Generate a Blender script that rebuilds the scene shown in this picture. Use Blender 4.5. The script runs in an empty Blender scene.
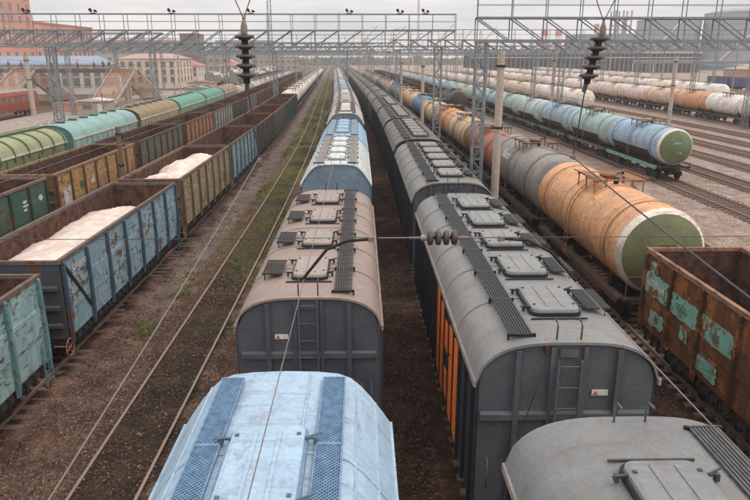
import bpy, math, random
import numpy as np
from mathutils import Vector, Matrix, noise
random.seed(7)
R = math.radians

# ------------------------------------------------------------------ camera, sky, sun, exposure
sc = bpy.context.scene
H = 9.87
cam = bpy.data.cameras.new('camera')
cam.sensor_width = 36.0
cam.lens = 36.0 * 660 / 750
cam.clip_end = 8000
cam.clip_start = 0.1
co = bpy.data.objects.new('camera', cam)
sc.collection.objects.link(co)
PITCH = math.atan((250 - 57) / 660)
YAW = math.atan((375 - 361) * math.cos(PITCH) / 660)
co.location = (0, 0, H)
co.rotation_euler = (math.pi / 2 - PITCH, 0, -YAW)
sc.camera = co

w = bpy.data.worlds.new('World'); sc.world = w; w.use_nodes = True
wn, wl = w.node_tree.nodes, w.node_tree.links
wn.clear()
sky = wn.new('ShaderNodeTexSky'); sky.sky_type = 'NISHITA'; sky.sun_disc = False
SUN_EL, SUN_ROT = R(56), R(115)
sky.sun_elevation = SUN_EL; sky.sun_rotation = SUN_ROT
sky.air_density = 1.0; sky.dust_density = 3.0; sky.ozone_density = 1.0
hs = wn.new('ShaderNodeHueSaturation'); hs.inputs['Saturation'].default_value = 0.25
wl.new(sky.outputs[0], hs.inputs['Color'])
tc = wn.new('ShaderNodeTexCoord'); mp = wn.new('ShaderNodeMapping'); mp.inputs['Scale'].default_value = (1.0, 1.0, 7.0)
wl.new(tc.outputs['Generated'], mp.inputs[0])
nz = wn.new('ShaderNodeTexNoise'); nz.inputs['Scale'].default_value = 2.6; nz.inputs['Detail'].default_value = 6; nz.inputs['Roughness'].default_value = .55
wl.new(mp.outputs[0], nz.inputs['Vector'])
cr = wn.new('ShaderNodeValToRGB')
cr.color_ramp.elements[0].position = .36; cr.color_ramp.elements[0].color = (6.3, 6.5, 6.85, 1)
cr.color_ramp.elements[1].position = .6; cr.color_ramp.elements[1].color = (9.6, 9.25, 9.0, 1)
wl.new(nz.outputs[0], cr.inputs[0])
mx = wn.new('ShaderNodeMix'); mx.data_type = 'RGBA'; mx.inputs[0].default_value = .88
wl.new(hs.outputs[0], mx.inputs[6]); wl.new(cr.outputs[0], mx.inputs[7])
bg = wn.new('ShaderNodeBackground'); bg.inputs[1].default_value = 0.115
# an overcast sky is brightest overhead
sx_ = wn.new('ShaderNodeSeparateXYZ'); wl.new(tc.outputs['Generated'], sx_.inputs[0])
mr = wn.new('ShaderNodeMapRange'); mr.inputs[1].default_value = 0.05; mr.inputs[2].default_value = 1.0; mr.inputs[3].default_value = 1.0; mr.inputs[4].default_value = 2.0
wl.new(sx_.outputs[2], mr.inputs[0])
ov = wn.new('ShaderNodeVectorMath'); ov.operation = 'SCALE'
wl.new(mx.outputs[2], ov.inputs[0]); wl.new(mr.outputs[0], ov.inputs[3])
wl.new(ov.outputs[0], bg.inputs[0])
wo = wn.new('ShaderNodeOutputWorld'); wl.new(bg.outputs[0], wo.inputs[0])

sl = bpy.data.lights.new('sun', 'SUN'); sl.energy = 1.1; sl.angle = R(20); sl.color = (1.0, .93, .86)
so = bpy.data.objects.new('sun', sl); sc.collection.objects.link(so)
so.rotation_euler = (math.pi / 2 - SUN_EL, 0, math.pi - SUN_ROT)
so.location = (0, 0, 200)

sc.view_settings.view_transform = 'Standard'; sc.view_settings.look = 'None'
sc.view_settings.exposure = -0.11; sc.view_settings.gamma = 1; sc.view_settings.use_curve_mapping = False
sc.cycles.use_denoising = True
sc.cycles.max_bounces = 6; sc.cycles.volume_bounces = 3; sc.cycles.transparent_max_bounces = 8

# ------------------------------------------------------------------ geometry of the yard (the tracks bend gently left)
S0, S1, KB = 30.0, 110.0, .038
def off(s):
    RR = (S1 - S0) / KB
    if s < S0: return 0.0
    if s < S1: return -(s - S0) ** 2 / (2 * RR)
    return -((S1 - S0) ** 2 / (2 * RR) + (s - S1) * KB)
def head(s):
    if s < S0: return 0.0
    return math.atan(KB * min(1.0, (s - S0) / (S1 - S0)))
def P(u, s, z=0.0, du=0.0): return Vector((u + du * s + off(s), s, z))

def C(r, g, b):
    f = lambda c: (c / 255 / 12.92) if c / 255 <= .04045 else ((c / 255 + .055) / 1.055) ** 2.4
    return (f(r), f(g), f(b), 1.0)

# ------------------------------------------------------------------ materials
class NT:
    def __init__(s, name, rough=.7, spec=.3):
        s.m = bpy.data.materials.new(name); s.m.use_nodes = True
        s.n, s.l = s.m.node_tree.nodes, s.m.node_tree.links
        s.b = s.n['Principled BSDF']
        s.b.inputs['Roughness'].default_value = rough
        s.b.inputs['Specular IOR Level'].default_value = spec
    def link(s, a, b): s.l.new(a, b)
    def setv(s, sock, v):
        if hasattr(v, 'node'): s.l.new(v, sock)
        else: sock.default_value = v
    def coord(s, scale=(1, 1, 1), uv=False, rnd=True):
        t = s.n.new('ShaderNodeTexCoord')
        o = t.outputs['UV' if uv else 'Object']
        if rnd:
            i = s.n.new('ShaderNodeObjectInfo')
            k = s.n.new('ShaderNodeMath'); k.operation = 'MULTIPLY'; k.inputs[1].default_value = 137.0
            s.l.new(i.outputs['Random'], k.inputs[0])
            a = s.n.new('ShaderNodeVectorMath'); a.operation = 'ADD'
            s.l.new(o, a.inputs[0]); s.l.new(k.outputs[0], a.inputs[1]); o = a.outputs[0]
        m = s.n.new('ShaderNodeVectorMath'); m.operation = 'MULTIPLY'; m.inputs[1].default_value = scale
        s.l.new(o, m.inputs[0])
        return m.outputs[0]
    def noise(s, vec, scale, detail=5, rough=.6, dist=0.0):
        t = s.n.new('ShaderNodeTexNoise'); t.inputs['Scale'].default_value = scale
        t.inputs['Detail'].default_value = detail; t.inputs['Roughness'].default_value = rough
        t.inputs['Distortion'].default_value = dist
        s.l.new(vec, t.inputs['Vector']); return t.outputs[0]
    def voro(s, vec, scale):
        t = s.n.new('ShaderNodeTexVoronoi'); t.inputs['Scale'].default_value = scale
        s.l.new(vec, t.inputs['Vector']); return t.outputs['Distance'], t.outputs['Color']
    def rng(s, x, a, b, lo=0.0, hi=1.0):
        t = s.n.new('ShaderNodeMapRange'); t.interpolation_type = 'SMOOTHSTEP'
        s.setv(t.inputs[0], x); t.inputs[1].default_value = a; t.inputs[2].default_value = b
        t.inputs[3].default_value = lo; t.inputs[4].default_value = hi
        return t.outputs[0]
    def math(s, op, a, b=0.0):
        t = s.n.new('ShaderNodeMath'); t.operation = op
        s.setv(t.inputs[0], a); s.setv(t.inputs[1], b); return t.outputs[0]
    def mix(s, f, a, b, mode='MIX'):
        t = s.n.new('ShaderNodeMix'); t.data_type = 'RGBA'; t.blend_type = mode
        s.setv(t.inputs[0], f); s.setv(t.inputs[6], a); s.setv(t.inputs[7], b); return t.outputs[2]
    def objcol(s):
        return s.n.new('ShaderNodeObjectInfo').outputs['Color']
    def xyz(s, v):
        t = s.n.new('ShaderNodeSeparateXYZ'); s.l.new(v, t.inputs[0]); return t.outputs
    def bump(s, h, strength=.3, dist=.02):
        t = s.n.new('ShaderNodeBump'); t.inputs['Strength'].default_value = strength
        t.inputs['Distance'].default_value = dist
        s.l.new(h, t.inputs['Height']); s.l.new(t.outputs[0], s.b.inputs['Normal'])
    def out(s, col): s.setv(s.b.inputs['Base Color'], col); return s.m

def paint(name, rust_lo, rust_hi, streak=.35, dirt=.4, rough=.62, fine=3.0, rustcol=C(92, 58, 40), dirtcol=C(70, 58, 50), chips=0.0, chipcol=C(60, 50, 46), lo=.82, run=(3.2, 3.2, .16)):
    """painted steel in the object's own colour with rust patches, chipped paint, run-down streaks and grime"""
    t = NT(name, rough, .3)
    c = t.objcol(); v = t.coord()
    n1 = t.noise(v, .9, 4); n2 = t.noise(v, fine, 8, .68); n3 = t.noise(v, 13, 9, .75)
    st = t.noise(t.coord(run), 2.4, 6, .65)
    tone = t.mix(t.rng(n1, .35, .65), (lo, lo, lo + .01, 1), (1.1 if lo < .9 else 1.04, 1.09 if lo < .9 else 1.04, 1.07 if lo < .9 else 1.03, 1))
    c = t.mix(1.0, c, tone, 'MULTIPLY')
    c = t.mix(1.0, c, t.mix(t.rng(n3, .3, .7), (.86, .86, .86, 1), (1.1, 1.1, 1.1, 1)), 'MULTIPLY')
    c = t.mix(t.math('MULTIPLY', t.rng(st, .5, .75), streak), c, dirtcol)
    c = t.mix(t.math('MULTIPLY', t.rng(n2, .5, .75), dirt), c, dirtcol)
    mixn = t.math('ADD', t.math('MULTIPLY', n1, .4), t.math('MULTIPLY', n2, .45))
    mixn = t.math('ADD', mixn, t.math('MULTIPLY', n3, .15))
    rm = t.rng(mixn, rust_lo, rust_hi)
    rc = t.mix(n3, rustcol, tuple(min(1, x * 1.9) for x in rustcol[:3]) + (1,))
    c = t.mix(rm, c, rc)
    if chips:
        sc_ = t.noise(t.coord((1.0, .55, 2.6)), 3.2, 9, .72)
        area = t.rng(t.noise(v, .55, 3), .32, .55)
        ch = t.math('MULTIPLY', t.rng(sc_, .555, .6), area)
        c = t.mix(t.math('MULTIPLY', ch, chips), c, t.mix(n3, chipcol, shade_(chipcol, 2.2)))
        sp = t.math('MULTIPLY', t.rng(t.noise(v, 30, 4, .6), .66, .72), .7 * chips)
        c = t.mix(sp, c, chipcol)
    t.bump(t.math('ADD', n2, t.math('MULTIPLY', n3, .5)), .3, .012)
    return t.out(c)
def shade_(c, k): return tuple(min(1, x * k) for x in c[:3]) + (1,)

M = {}
M['paint_clean'] = paint('hopper_paint', .64, .7, .3, .3, .6, 3.0, C(92, 58, 40), C(84, 74, 66), .25)
M['paint_roof'] = paint('roof_paint', .585, .65, .42, .36, .5, 2.2, C(122, 84, 62), C(98, 86, 78), .3, C(92, 78, 70), .9, (.25, 3.4, .25))
M['paint_patch'] = paint('leftover_paint', .5, .55, .5, .5, .85, 3.0, C(104, 66, 42), C(80, 60, 46), 1.0, C(92, 60, 40))
M['paint_worn'] = paint('gondola_paint', .52, .585, .6, .55, .8, 3.4, C(84, 54, 40), C(66, 56, 50), .95)
M['paint_rusty'] = paint('rusted_paint', .5, .58, .7, .6, .9, 2.6, C(124, 78, 46), C(46, 34, 28), .9, C(40, 30, 26))
M['paint_tank'] = paint('tank_paint', .6, .7, .6, .34, .5, 1.6, C(130, 86, 58), C(98, 74, 58), .55, C(84, 64, 52), .82, (.3, 3.0, .3))
def plain(name, col, rough=.7, spec=.3, var=.25, scale=6.0, metal=0.0, bump=.2):
    t = NT(name, rough, spec); t.b.inputs['Metallic'].default_value = metal
    n = t.noise(t.coord(), scale, 6, .65)
    lo = tuple(x * (1 - var) for x in col[:3]) + (1,); hi = tuple(min(1, x * (1 + var)) for x in col[:3]) + (1,)
    t.bump(n, bump, .02)
    return t.out(t.mix(t.rng(n, .3, .7), lo, hi))
def tinted(name, rough=.7, spec=.3, var=.2, scale=5.0, bump=.15):
    t = NT(name, rough, spec); n = t.noise(t.coord(), scale, 6, .65)
    c = t.mix(1.0, t.objcol(), t.mix(t.rng(n, .3, .7), (1 - var,) * 3 + (1,), (1 + var,) * 3 + (1,)), 'MULTIPLY')
    t.bump(n, bump, .02); return t.out(c)
M['rust_inside'] = plain('rusted_inside', C(84, 60, 52), .92, .12, .5, 3.0)
M['steel_dark'] = plain('dark_running_gear', C(44, 40, 38), .75, .25, .4, 5)
M['steel_black'] = plain('black_fitting', C(34, 34, 36), .6, .35, .3, 8)
M['grating'] = tinted('grating_steel', .6, .35, .25, 9)
M['galv'] = plain('weathered_galvanised', C(128, 133, 137), .55, .4, .2, 5)
M['concrete'] = plain('weathered_concrete', C(176, 162, 150), .9, .2, .14, 7)
M['railsteel'] = plain('rail_steel', C(140, 118, 106), .42, .5, .25, 14)
M['wood'] = plain('weathered_wood', C(112, 92, 80), .9, .15, .35, 8)
M['sleeper'] = plain('old_sleeper', C(118, 98, 88), .92, .15, .28, 7)
M['stair_tread'] = plain('worn_stair_tread', C(196, 160, 136), .9, .15, .25, 3)
M['platform'] = plain('worn_platform_paving', C(150, 137, 127), .92, .15, .3, 1.2)
M['tint'] = tinted('tinted_paint', .7)
M['cloth'] = tinted('cloth', .9, .1)
M['insul'] = plain('brown_glazed_porcelain', C(70, 58, 54), .32, .5, .25, 12)
M['wire'] = plain('oxidised_wire', C(70, 66, 66), .5, .4, .2, 3)
M['copper'] = plain('copper_contact_wire', C(122, 108, 101), .45, .4, .15, 3)
M['sand'] = None

def sand_mat():
    t = NT('pale_mineral_powder', .95, .1); v = t.coord()
    n = t.noise(v, 1.6, 6, .6); f = t.noise(v, 16, 8, .75)
    t.bump(t.math('ADD', n, f), .8, .06)
    return t.out(t.mix(t.rng(n, .35, .65), C(216, 194, 180), C(238, 222, 210)))
M['sand'] = sand_mat()

def ground_mat():
    t = NT('yard_ground', .95, .12)
    uv = t.coord((1, 1, 1), uv=True, rnd=False)
    x = t.xyz(uv); u, s = x[0], x[1]
    big = t.noise(uv, .16, 5, .6); mid = t.noise(uv, .9, 6, .65); fin = t.noise(uv, 7, 6, .75)
    vd, vc = t.voro(uv, 11)
    vcx = t.xyz(vc)[0]
    brown = t.mix(t.rng(mid, .33, .68), C(80, 61, 51), C(134, 105, 89))
    grey = t.mix(t.rng(mid, .3, .7), C(112, 98, 90), C(152, 137, 128))
    beige = t.mix(t.rng(mid, .3, .7), C(142, 122, 111), C(184, 163, 149))
    oil = t.mix(t.rng(mid, .3, .7), C(36, 29, 26), C(68, 53, 46))
    wob = t.math('ADD', u, t.math('MULTIPLY', t.math('SUBTRACT', mid, .5), 1.6))
    right = t.rng(wob, 13.0, 16.5)
    c = t.mix(right, brown, beige)
    dark = t.mix(t.rng(mid, .33, .68), C(58, 43, 36), C(100, 75, 62))  # dark ballast brown that also paints in the deep shade between the hopper trains
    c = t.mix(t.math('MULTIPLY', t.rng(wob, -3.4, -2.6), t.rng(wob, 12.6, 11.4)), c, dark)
    # trodden grey path left of the empty track
    path = t.math('MULTIPLY', t.rng(wob, -9.6, -9.0), t.rng(wob, -7.6, -8.2))
    path = t.math('MULTIPLY', path, t.rng(s, 18, 34))
    c = t.mix(t.math('MULTIPLY', path, .85), c, grey)
    # oily dark bed between the rails of each loaded track
    def bed(c0, half, amt):
        a = t.math('ABSOLUTE', t.math('SUBTRACT', wob, c0))
        return t.math('MULTIPLY', t.rng(a, half + .35, half - .15), amt)
    for c0, half, a in ((-6.1, .85, .95), (-10.95, 1.1, .8), (-18.1, 1.1, .8), (-1.22, 1.0, .8), (3.72, 1.0, .8), (11.0, 1.1, .85), (25.8, .9, .75), (31.2, .9, .6), (36.5, .9, .6), (41.3, .9, .6), (46.5, .9, .6), (51.8, .9, .6)):
        c = t.mix(bed(c0, half, a), c, oil)
    # moss and weeds along the empty track
    gz = t.math('MULTIPLY', t.rng(wob, -8.1, -7.4), t.rng(wob, -3.6, -4.5))
    gz = t.math('MULTIPLY', gz, t.rng(s, 16, 50, .1, 1.0))
    gm = t.math('MULTIPLY', gz, t.rng(t.math('ADD', big, t.math('MULTIPLY', fin, .25)), .5, .68))
    gz = t.math('MULTIPLY', gz, t.math('SUBTRACT', 1.0, bed(-6.1, .7, .8)))
    gm = t.math('MAXIMUM', gm, t.math('MULTIPLY', gz, t.math('MULTIPLY', t.rng(s, 45, 110), t.rng(mid, .38, .66))))
    moss = t.mix(t.rng(fin, .35, .65), C(88, 84, 46), C(124, 118, 66))
    c = t.mix(t.math('MULTIPLY', gm, .68), c, moss)
    gm2 = t.math('MULTIPLY', t.rng(t.noise(uv, .35, 4), .6, .72), .45)
    c = t.mix(gm2, c, t.mix(fin, C(70, 66, 40), C(104, 98, 60)))
    # stone speckle
    sp = t.math('MULTIPLY', t.rng(vcx, .2, .95), t.rng(vd, .55, .25))
    c = t.mix(1.0, c, t.mix(sp, (.72, .72, .72, 1), (1.45, 1.42, 1.4, 1)), 'MULTIPLY')
    c = t.mix(1.0, c, t.mix(t.rng(fin, .3, .7), (.7, .7, .7, 1), (1.3, 1.3, 1.3, 1)), 'MULTIPLY')
    hgt = t.math('ADD', t.math('MULTIPLY', vd, -.6), fin)
    t.bump(hgt, .7, .05)
    return t.out(c)
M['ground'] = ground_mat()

def stone_mat(pale=False):
    t = NT('gravel_stone', .9, .2)
    g = t.n.new('ShaderNodeNewGeometry')
    c = t.n.new('ShaderNodeValToRGB'); e = c.color_ramp.elements
    e[0].color = C(56, 44, 38); e[1].color = C(150, 134, 124)
    e.new(.5).color = C(96, 74, 63); e.new(.9).color = C(122, 102, 91)
    if pale:
        for k, q in zip(e, (C(110, 92, 82), C(160, 138, 124), C(186, 164, 150), C(214, 198, 184))): k.color = q
    t.link(g.outputs['Random Per Island'], c.inputs[0])
    return t.out(c.outputs[0])
M['stone'] = stone_mat(); M['stone_pale'] = stone_mat(True)
def grass_mat():
    t = NT('weed_blade', .8, .2)
    g = t.n.new('ShaderNodeNewGeometry'); c = t.n.new('ShaderNodeValToRGB'); e = c.color_ramp.elements
    e[0].color = C(64, 76, 32); e[1].color = C(130, 128, 70); e.new(.6).color = C(92, 104, 44)
    t.link(g.outputs['Random Per Island'], c.inputs[0]); return t.out(c.outputs[0])
M['grass'] = grass_mat()
M['wood_far'] = plain('far_foliage', C(78, 76, 66), .9, .1, .35, .2)
def glass_mat():
    t = NT('window_glass', .15, .5); t.b.inputs['Metallic'].default_value = 0
    return t.out(C(112, 108, 106))
M['glass'] = glass_mat()
def brick_mat():
    t = NT('old_brick', .9, .15); v = t.coord(rnd=False)
    b = t.n.new('ShaderNodeTexBrick'); b.inputs['Scale'].default_value = 1.6
    b.inputs['Color1'].default_value = C(204, 148, 132); b.inputs['Color2'].default_value = C(190, 130, 114); b.inputs['Mortar'].default_value = C(208, 174, 160)
    x = t.xyz(v); cv = t.n.new('ShaderNodeCombineXYZ')
    t.link(t.math('ADD', x[0], x[1]), cv.inputs[0]); t.link(x[2], cv.inputs[1])
    t.link(cv.outputs[0], b.inputs['Vector'])
    n = t.noise(v, .12, 5)
    return t.out(t.mix(1.0, b.outputs[0], t.mix(t.rng(n, .3, .7), (.85, .85, .85, 1), (1.15, 1.12, 1.1, 1)), 'MULTIPLY'))
M['brick'] = brick_mat()

# ------------------------------------------------------------------ mesh builder
class MB:
    def __init__(s): s.v = []; s.f = []; s.sm = []
    def add(s, vs, fs, smooth=False):
        o = len(s.v); s.v += [tuple(p) for p in vs]
        s.f += [tuple(i + o for i in f) for f in fs]; s.sm += [smooth] * len(fs); return s
    def box(s, c, d, rz=0.0, rx=0.0, ry=0.0):
        x, y, z = d[0] / 2, d[1] / 2, d[2] / 2
        vs = [Vector((a * x, b * y, e * z)) for e in (-1, 1) for b in (-1, 1) for a in (-1, 1)]
        if rz or rx or ry:
            m = Matrix.Rotation(rz, 3, 'Z') @ Matrix.Rotation(ry, 3, 'Y') @ Matrix.Rotation(rx, 3, 'X'); vs = [m @ p for p in vs]
        vs = [p + Vector(c) for p in vs]
        return s.add(vs, [(0, 2, 3, 1), (4, 5, 7, 6), (0, 1, 5, 4), (2, 6, 7, 3), (0, 4, 6, 2), (1, 3, 7, 5)])
    def tube(s, pts, r, n=6, cap=True, smooth=True):
        pts = [Vector(p) for p in pts]; k = len(pts); rr = r if isinstance(r, (list, tuple)) else [r] * k
        vs = []; up0 = Vector((0, 0, 1))
        for i, p in enumerate(pts):
            d = (pts[min(i + 1, k - 1)] - pts[max(i - 1, 0)]).normalized()
            a = d.cross(up0 if abs(d.z) < .95 else Vector((0, 1, 0))).normalized(); b = a.cross(d)
            for j in range(n):
                th = 2 * math.pi * j / n; vs.append(p + (a * math.cos(th) + b * math.sin(th)) * rr[i])
        fs = [(i * n + j, i * n + (j + 1) % n, (i + 1) * n + (j + 1) % n, (i + 1) * n + j) for i in range(k - 1) for j in range(n)]
        s.add(vs, fs, smooth and n > 4)
        if cap: s.add(vs[:n], [tuple(range(n))[::-1]]); s.add(vs[-n:], [tuple(range(n))])
        return s
    def prism(s, poly, a, b, axis='y', smooth=False):
        """poly: 2-D outline; extruded from a to b along the axis (y: poly is x,z; x: poly is y,z; z: poly is x,y)"""
        f = {'y': lambda p, t: (p[0], t, p[1]), 'x': lambda p, t: (t, p[0], p[1]), 'z': lambda p, t: (p[0], p[1], t)}[axis]
        n = len(poly); vs = [f(p, a) for p in poly] + [f(p, b) for p in poly]
        s.add(vs, [(i, (i + 1) % n, n + (i + 1) % n, n + i) for i in range(n)], smooth)
        s.add([f(p, a) for p in poly], [tuple(range(n))[::-1]]); s.add([f(p, b) for p in poly], [tuple(range(n))]); return s
    def lathe_y(s, prof, c=(0, 0, 0), n=28, smooth=True):
        vs = [(c[0] + r * math.sin(2 * math.pi * j / n), c[1] + y, c[2] + r * math.cos(2 * math.pi * j / n)) for y, r in prof for j in range(n)]
        return s.add(vs, [(i * n + j, i * n + (j + 1) % n, (i + 1) * n + (j + 1) % n, (i + 1) * n + j) for i in range(len(prof) - 1) for j in range(n)], smooth)
    def lathe_z(s, prof, c=(0, 0, 0), n=20, smooth=True):
        vs = [(c[0] + r * math.cos(2 * math.pi * j / n), c[1] + r * math.sin(2 * math.pi * j / n), c[2] + z) for z, r in prof for j in range(n)]
        return s.add(vs, [(i * n + j, i * n + (j + 1) % n, (i + 1) * n + (j + 1) % n, (i + 1) * n + j) for i in range(len(prof) - 1) for j in range(n)], smooth)
    def lathe_x(s, prof, c=(0, 0, 0), n=16, smooth=False):
        vs = [(c[0] + x, c[1] + r * math.cos(2 * math.pi * j / n), c[2] + r * math.sin(2 * math.pi * j / n)) for x, r in prof for j in range(n)]
        return s.add(vs, [(i * n + j, i * n + (j + 1) % n, (i + 1) * n + (j + 1) % n, (i + 1) * n + j) for i in range(len(prof) - 1) for j in range(n)], smooth)
    def mesh(s, name, mat):
        me = bpy.data.meshes.new(name); me.from_pydata(s.v, [], s.f)
        me.polygons.foreach_set('use_smooth', s.sm)
        me.materials.append(M[mat] if isinstance(mat, str) else mat); me.update()
        bm_fix(me); return me
import bmesh
def bm_fix(me):
    b = bmesh.new(); b.from_mesh(me); bmesh.ops.recalc_face_normals(b, faces=b.faces); b.to_mesh(me); b.free()

COL = sc.collection
def ob(name, me, parent=None, loc=(0, 0, 0), rz=0.0, color=None):
    o = bpy.data.objects.new(name, me); COL.objects.link(o); o.location = loc
    if rz: o.rotation_euler = (0, 0, rz)
    if parent: o.parent = parent
    if color: o.color = color
    return o
def tag(o, label=None, cat=None, group=None, kind=None):
    if label: o['label'] = label
    if cat: o['category'] = cat
    if group: o['group'] = group
    if kind: o['kind'] = kind
    return o
class Spec:
    """a thing as a list of parts, so that any number of individuals can be made from shared meshes"""
    def __init__(s): s.p = []
    def add(s, name, me, loc=(0, 0, 0), rz=0.0, c=None, parent=None, label=None):
        s.p.append((name, me, loc, rz, c, parent, label)); return len(s.p) - 1
def make(spec, name, loc, rz, colors, label, cat, group=None):
    root = bpy.data.objects.new(name, None); COL.objects.link(root); root.empty_display_size = .3
    root.location = loc; root.rotation_euler = (0, 0, rz); tag(root, label, cat, group)
    made = []
    for n, me, l, r, c, p, lab in spec.p:
        if c is not None and colors.get(c, 0) is None: made.append(None); continue
        col = None
        if c is not None: col = colors.get(c, colors.get('body', (.5, .5, .5, 1)))
        o = ob(n, me, root if p is None else made[p], l, r, col)
        if lab: o['label'] = lab
        made.append(o)
    return root

# ------------------------------------------------------------------ shared running gear
def bogie_mesh(wheels):
    b = MB()
    for x in (-1.02, 1.02):
        b.prism([(-1.2, .42), (-1.15, .62), (-.5, .86), (.5, .86), (1.15, .62), (1.2, .42), (.95, .4), (.45, .3), (-.45, .3), (-.95, .4)], x - .07, x + .07, 'x')
        for y in (-.14, .0, .14): b.tube([(x, y, .36), (x, y, .7)], .06, 6)
        for y in (-.925, .925): b.box((x, y, .5), (.22, .3, .3))
    b.box((0, 0, .68), (2.2, .4, .26))
    if wheels:
        for y in (-.925, .925):
            for x in (-.79, .79): b.lathe_x([(-.065, 0), (-.065, .475), (.065, .475), (.065, 0)], (x, y, .475), 12)
    return b.mesh('bogie_frame', 'steel_dark')
BOG, BOGW = bogie_mesh(False), bogie_mesh(True)
WH = MB()
for x in (-.79, .79):
    WH.lathe_x([(-.07, 0), (-.07, .13), (-.03, .16), (-.03, .38), (-.07, .41), (-.07, .475), (.06, .475), (.06, .41), (.03, .38), (.03, .16), (.07, .13), (.07, 0)], (x, 0, 0), 18)
WH.tube([(-1.1, 0, 0), (1.1, 0, 0)], .08, 8)
WHEEL = WH.mesh('wheelset', 'steel_dark')
COUP = MB().box((0, .25, 1.05), (.24, .7, .22)).box((0, .62, 1.05), (.36, .22, .34)).box((.1, .75, 1.05), (.14, .2, .3)).box((0, .05, 1.02), (.5, .12, .42)).mesh('coupler', 'steel_dark')
def gear(S, pivot, half, far):
    for sg in (-1, 1):
        if far: S.add('bogie', BOGW, (0, sg * pivot, 0))
        else:
            k = S.add('bogie', BOG, (0, sg * pivot, 0))
            for y in (-.925, .925): S.add('wheelset', WHEEL, (0, y, .475), 0, None, k)
        S.add('coupler', COUP, (0, sg * half, 0), 0 if sg > 0 else math.pi)
def ladder_mesh(name, h, wid, step=.32, mat='grating', depth=.05):
    b = MB()
    for x in (-wid / 2, wid / 2): b.box((x, 0, h / 2), (.04, depth, h))
    z = .15
    while z < h: b.tube([(-wid / 2, 0, z), (wid / 2, 0, z)], .014, 5); z += step
    return b.mesh(name, mat)

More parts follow.
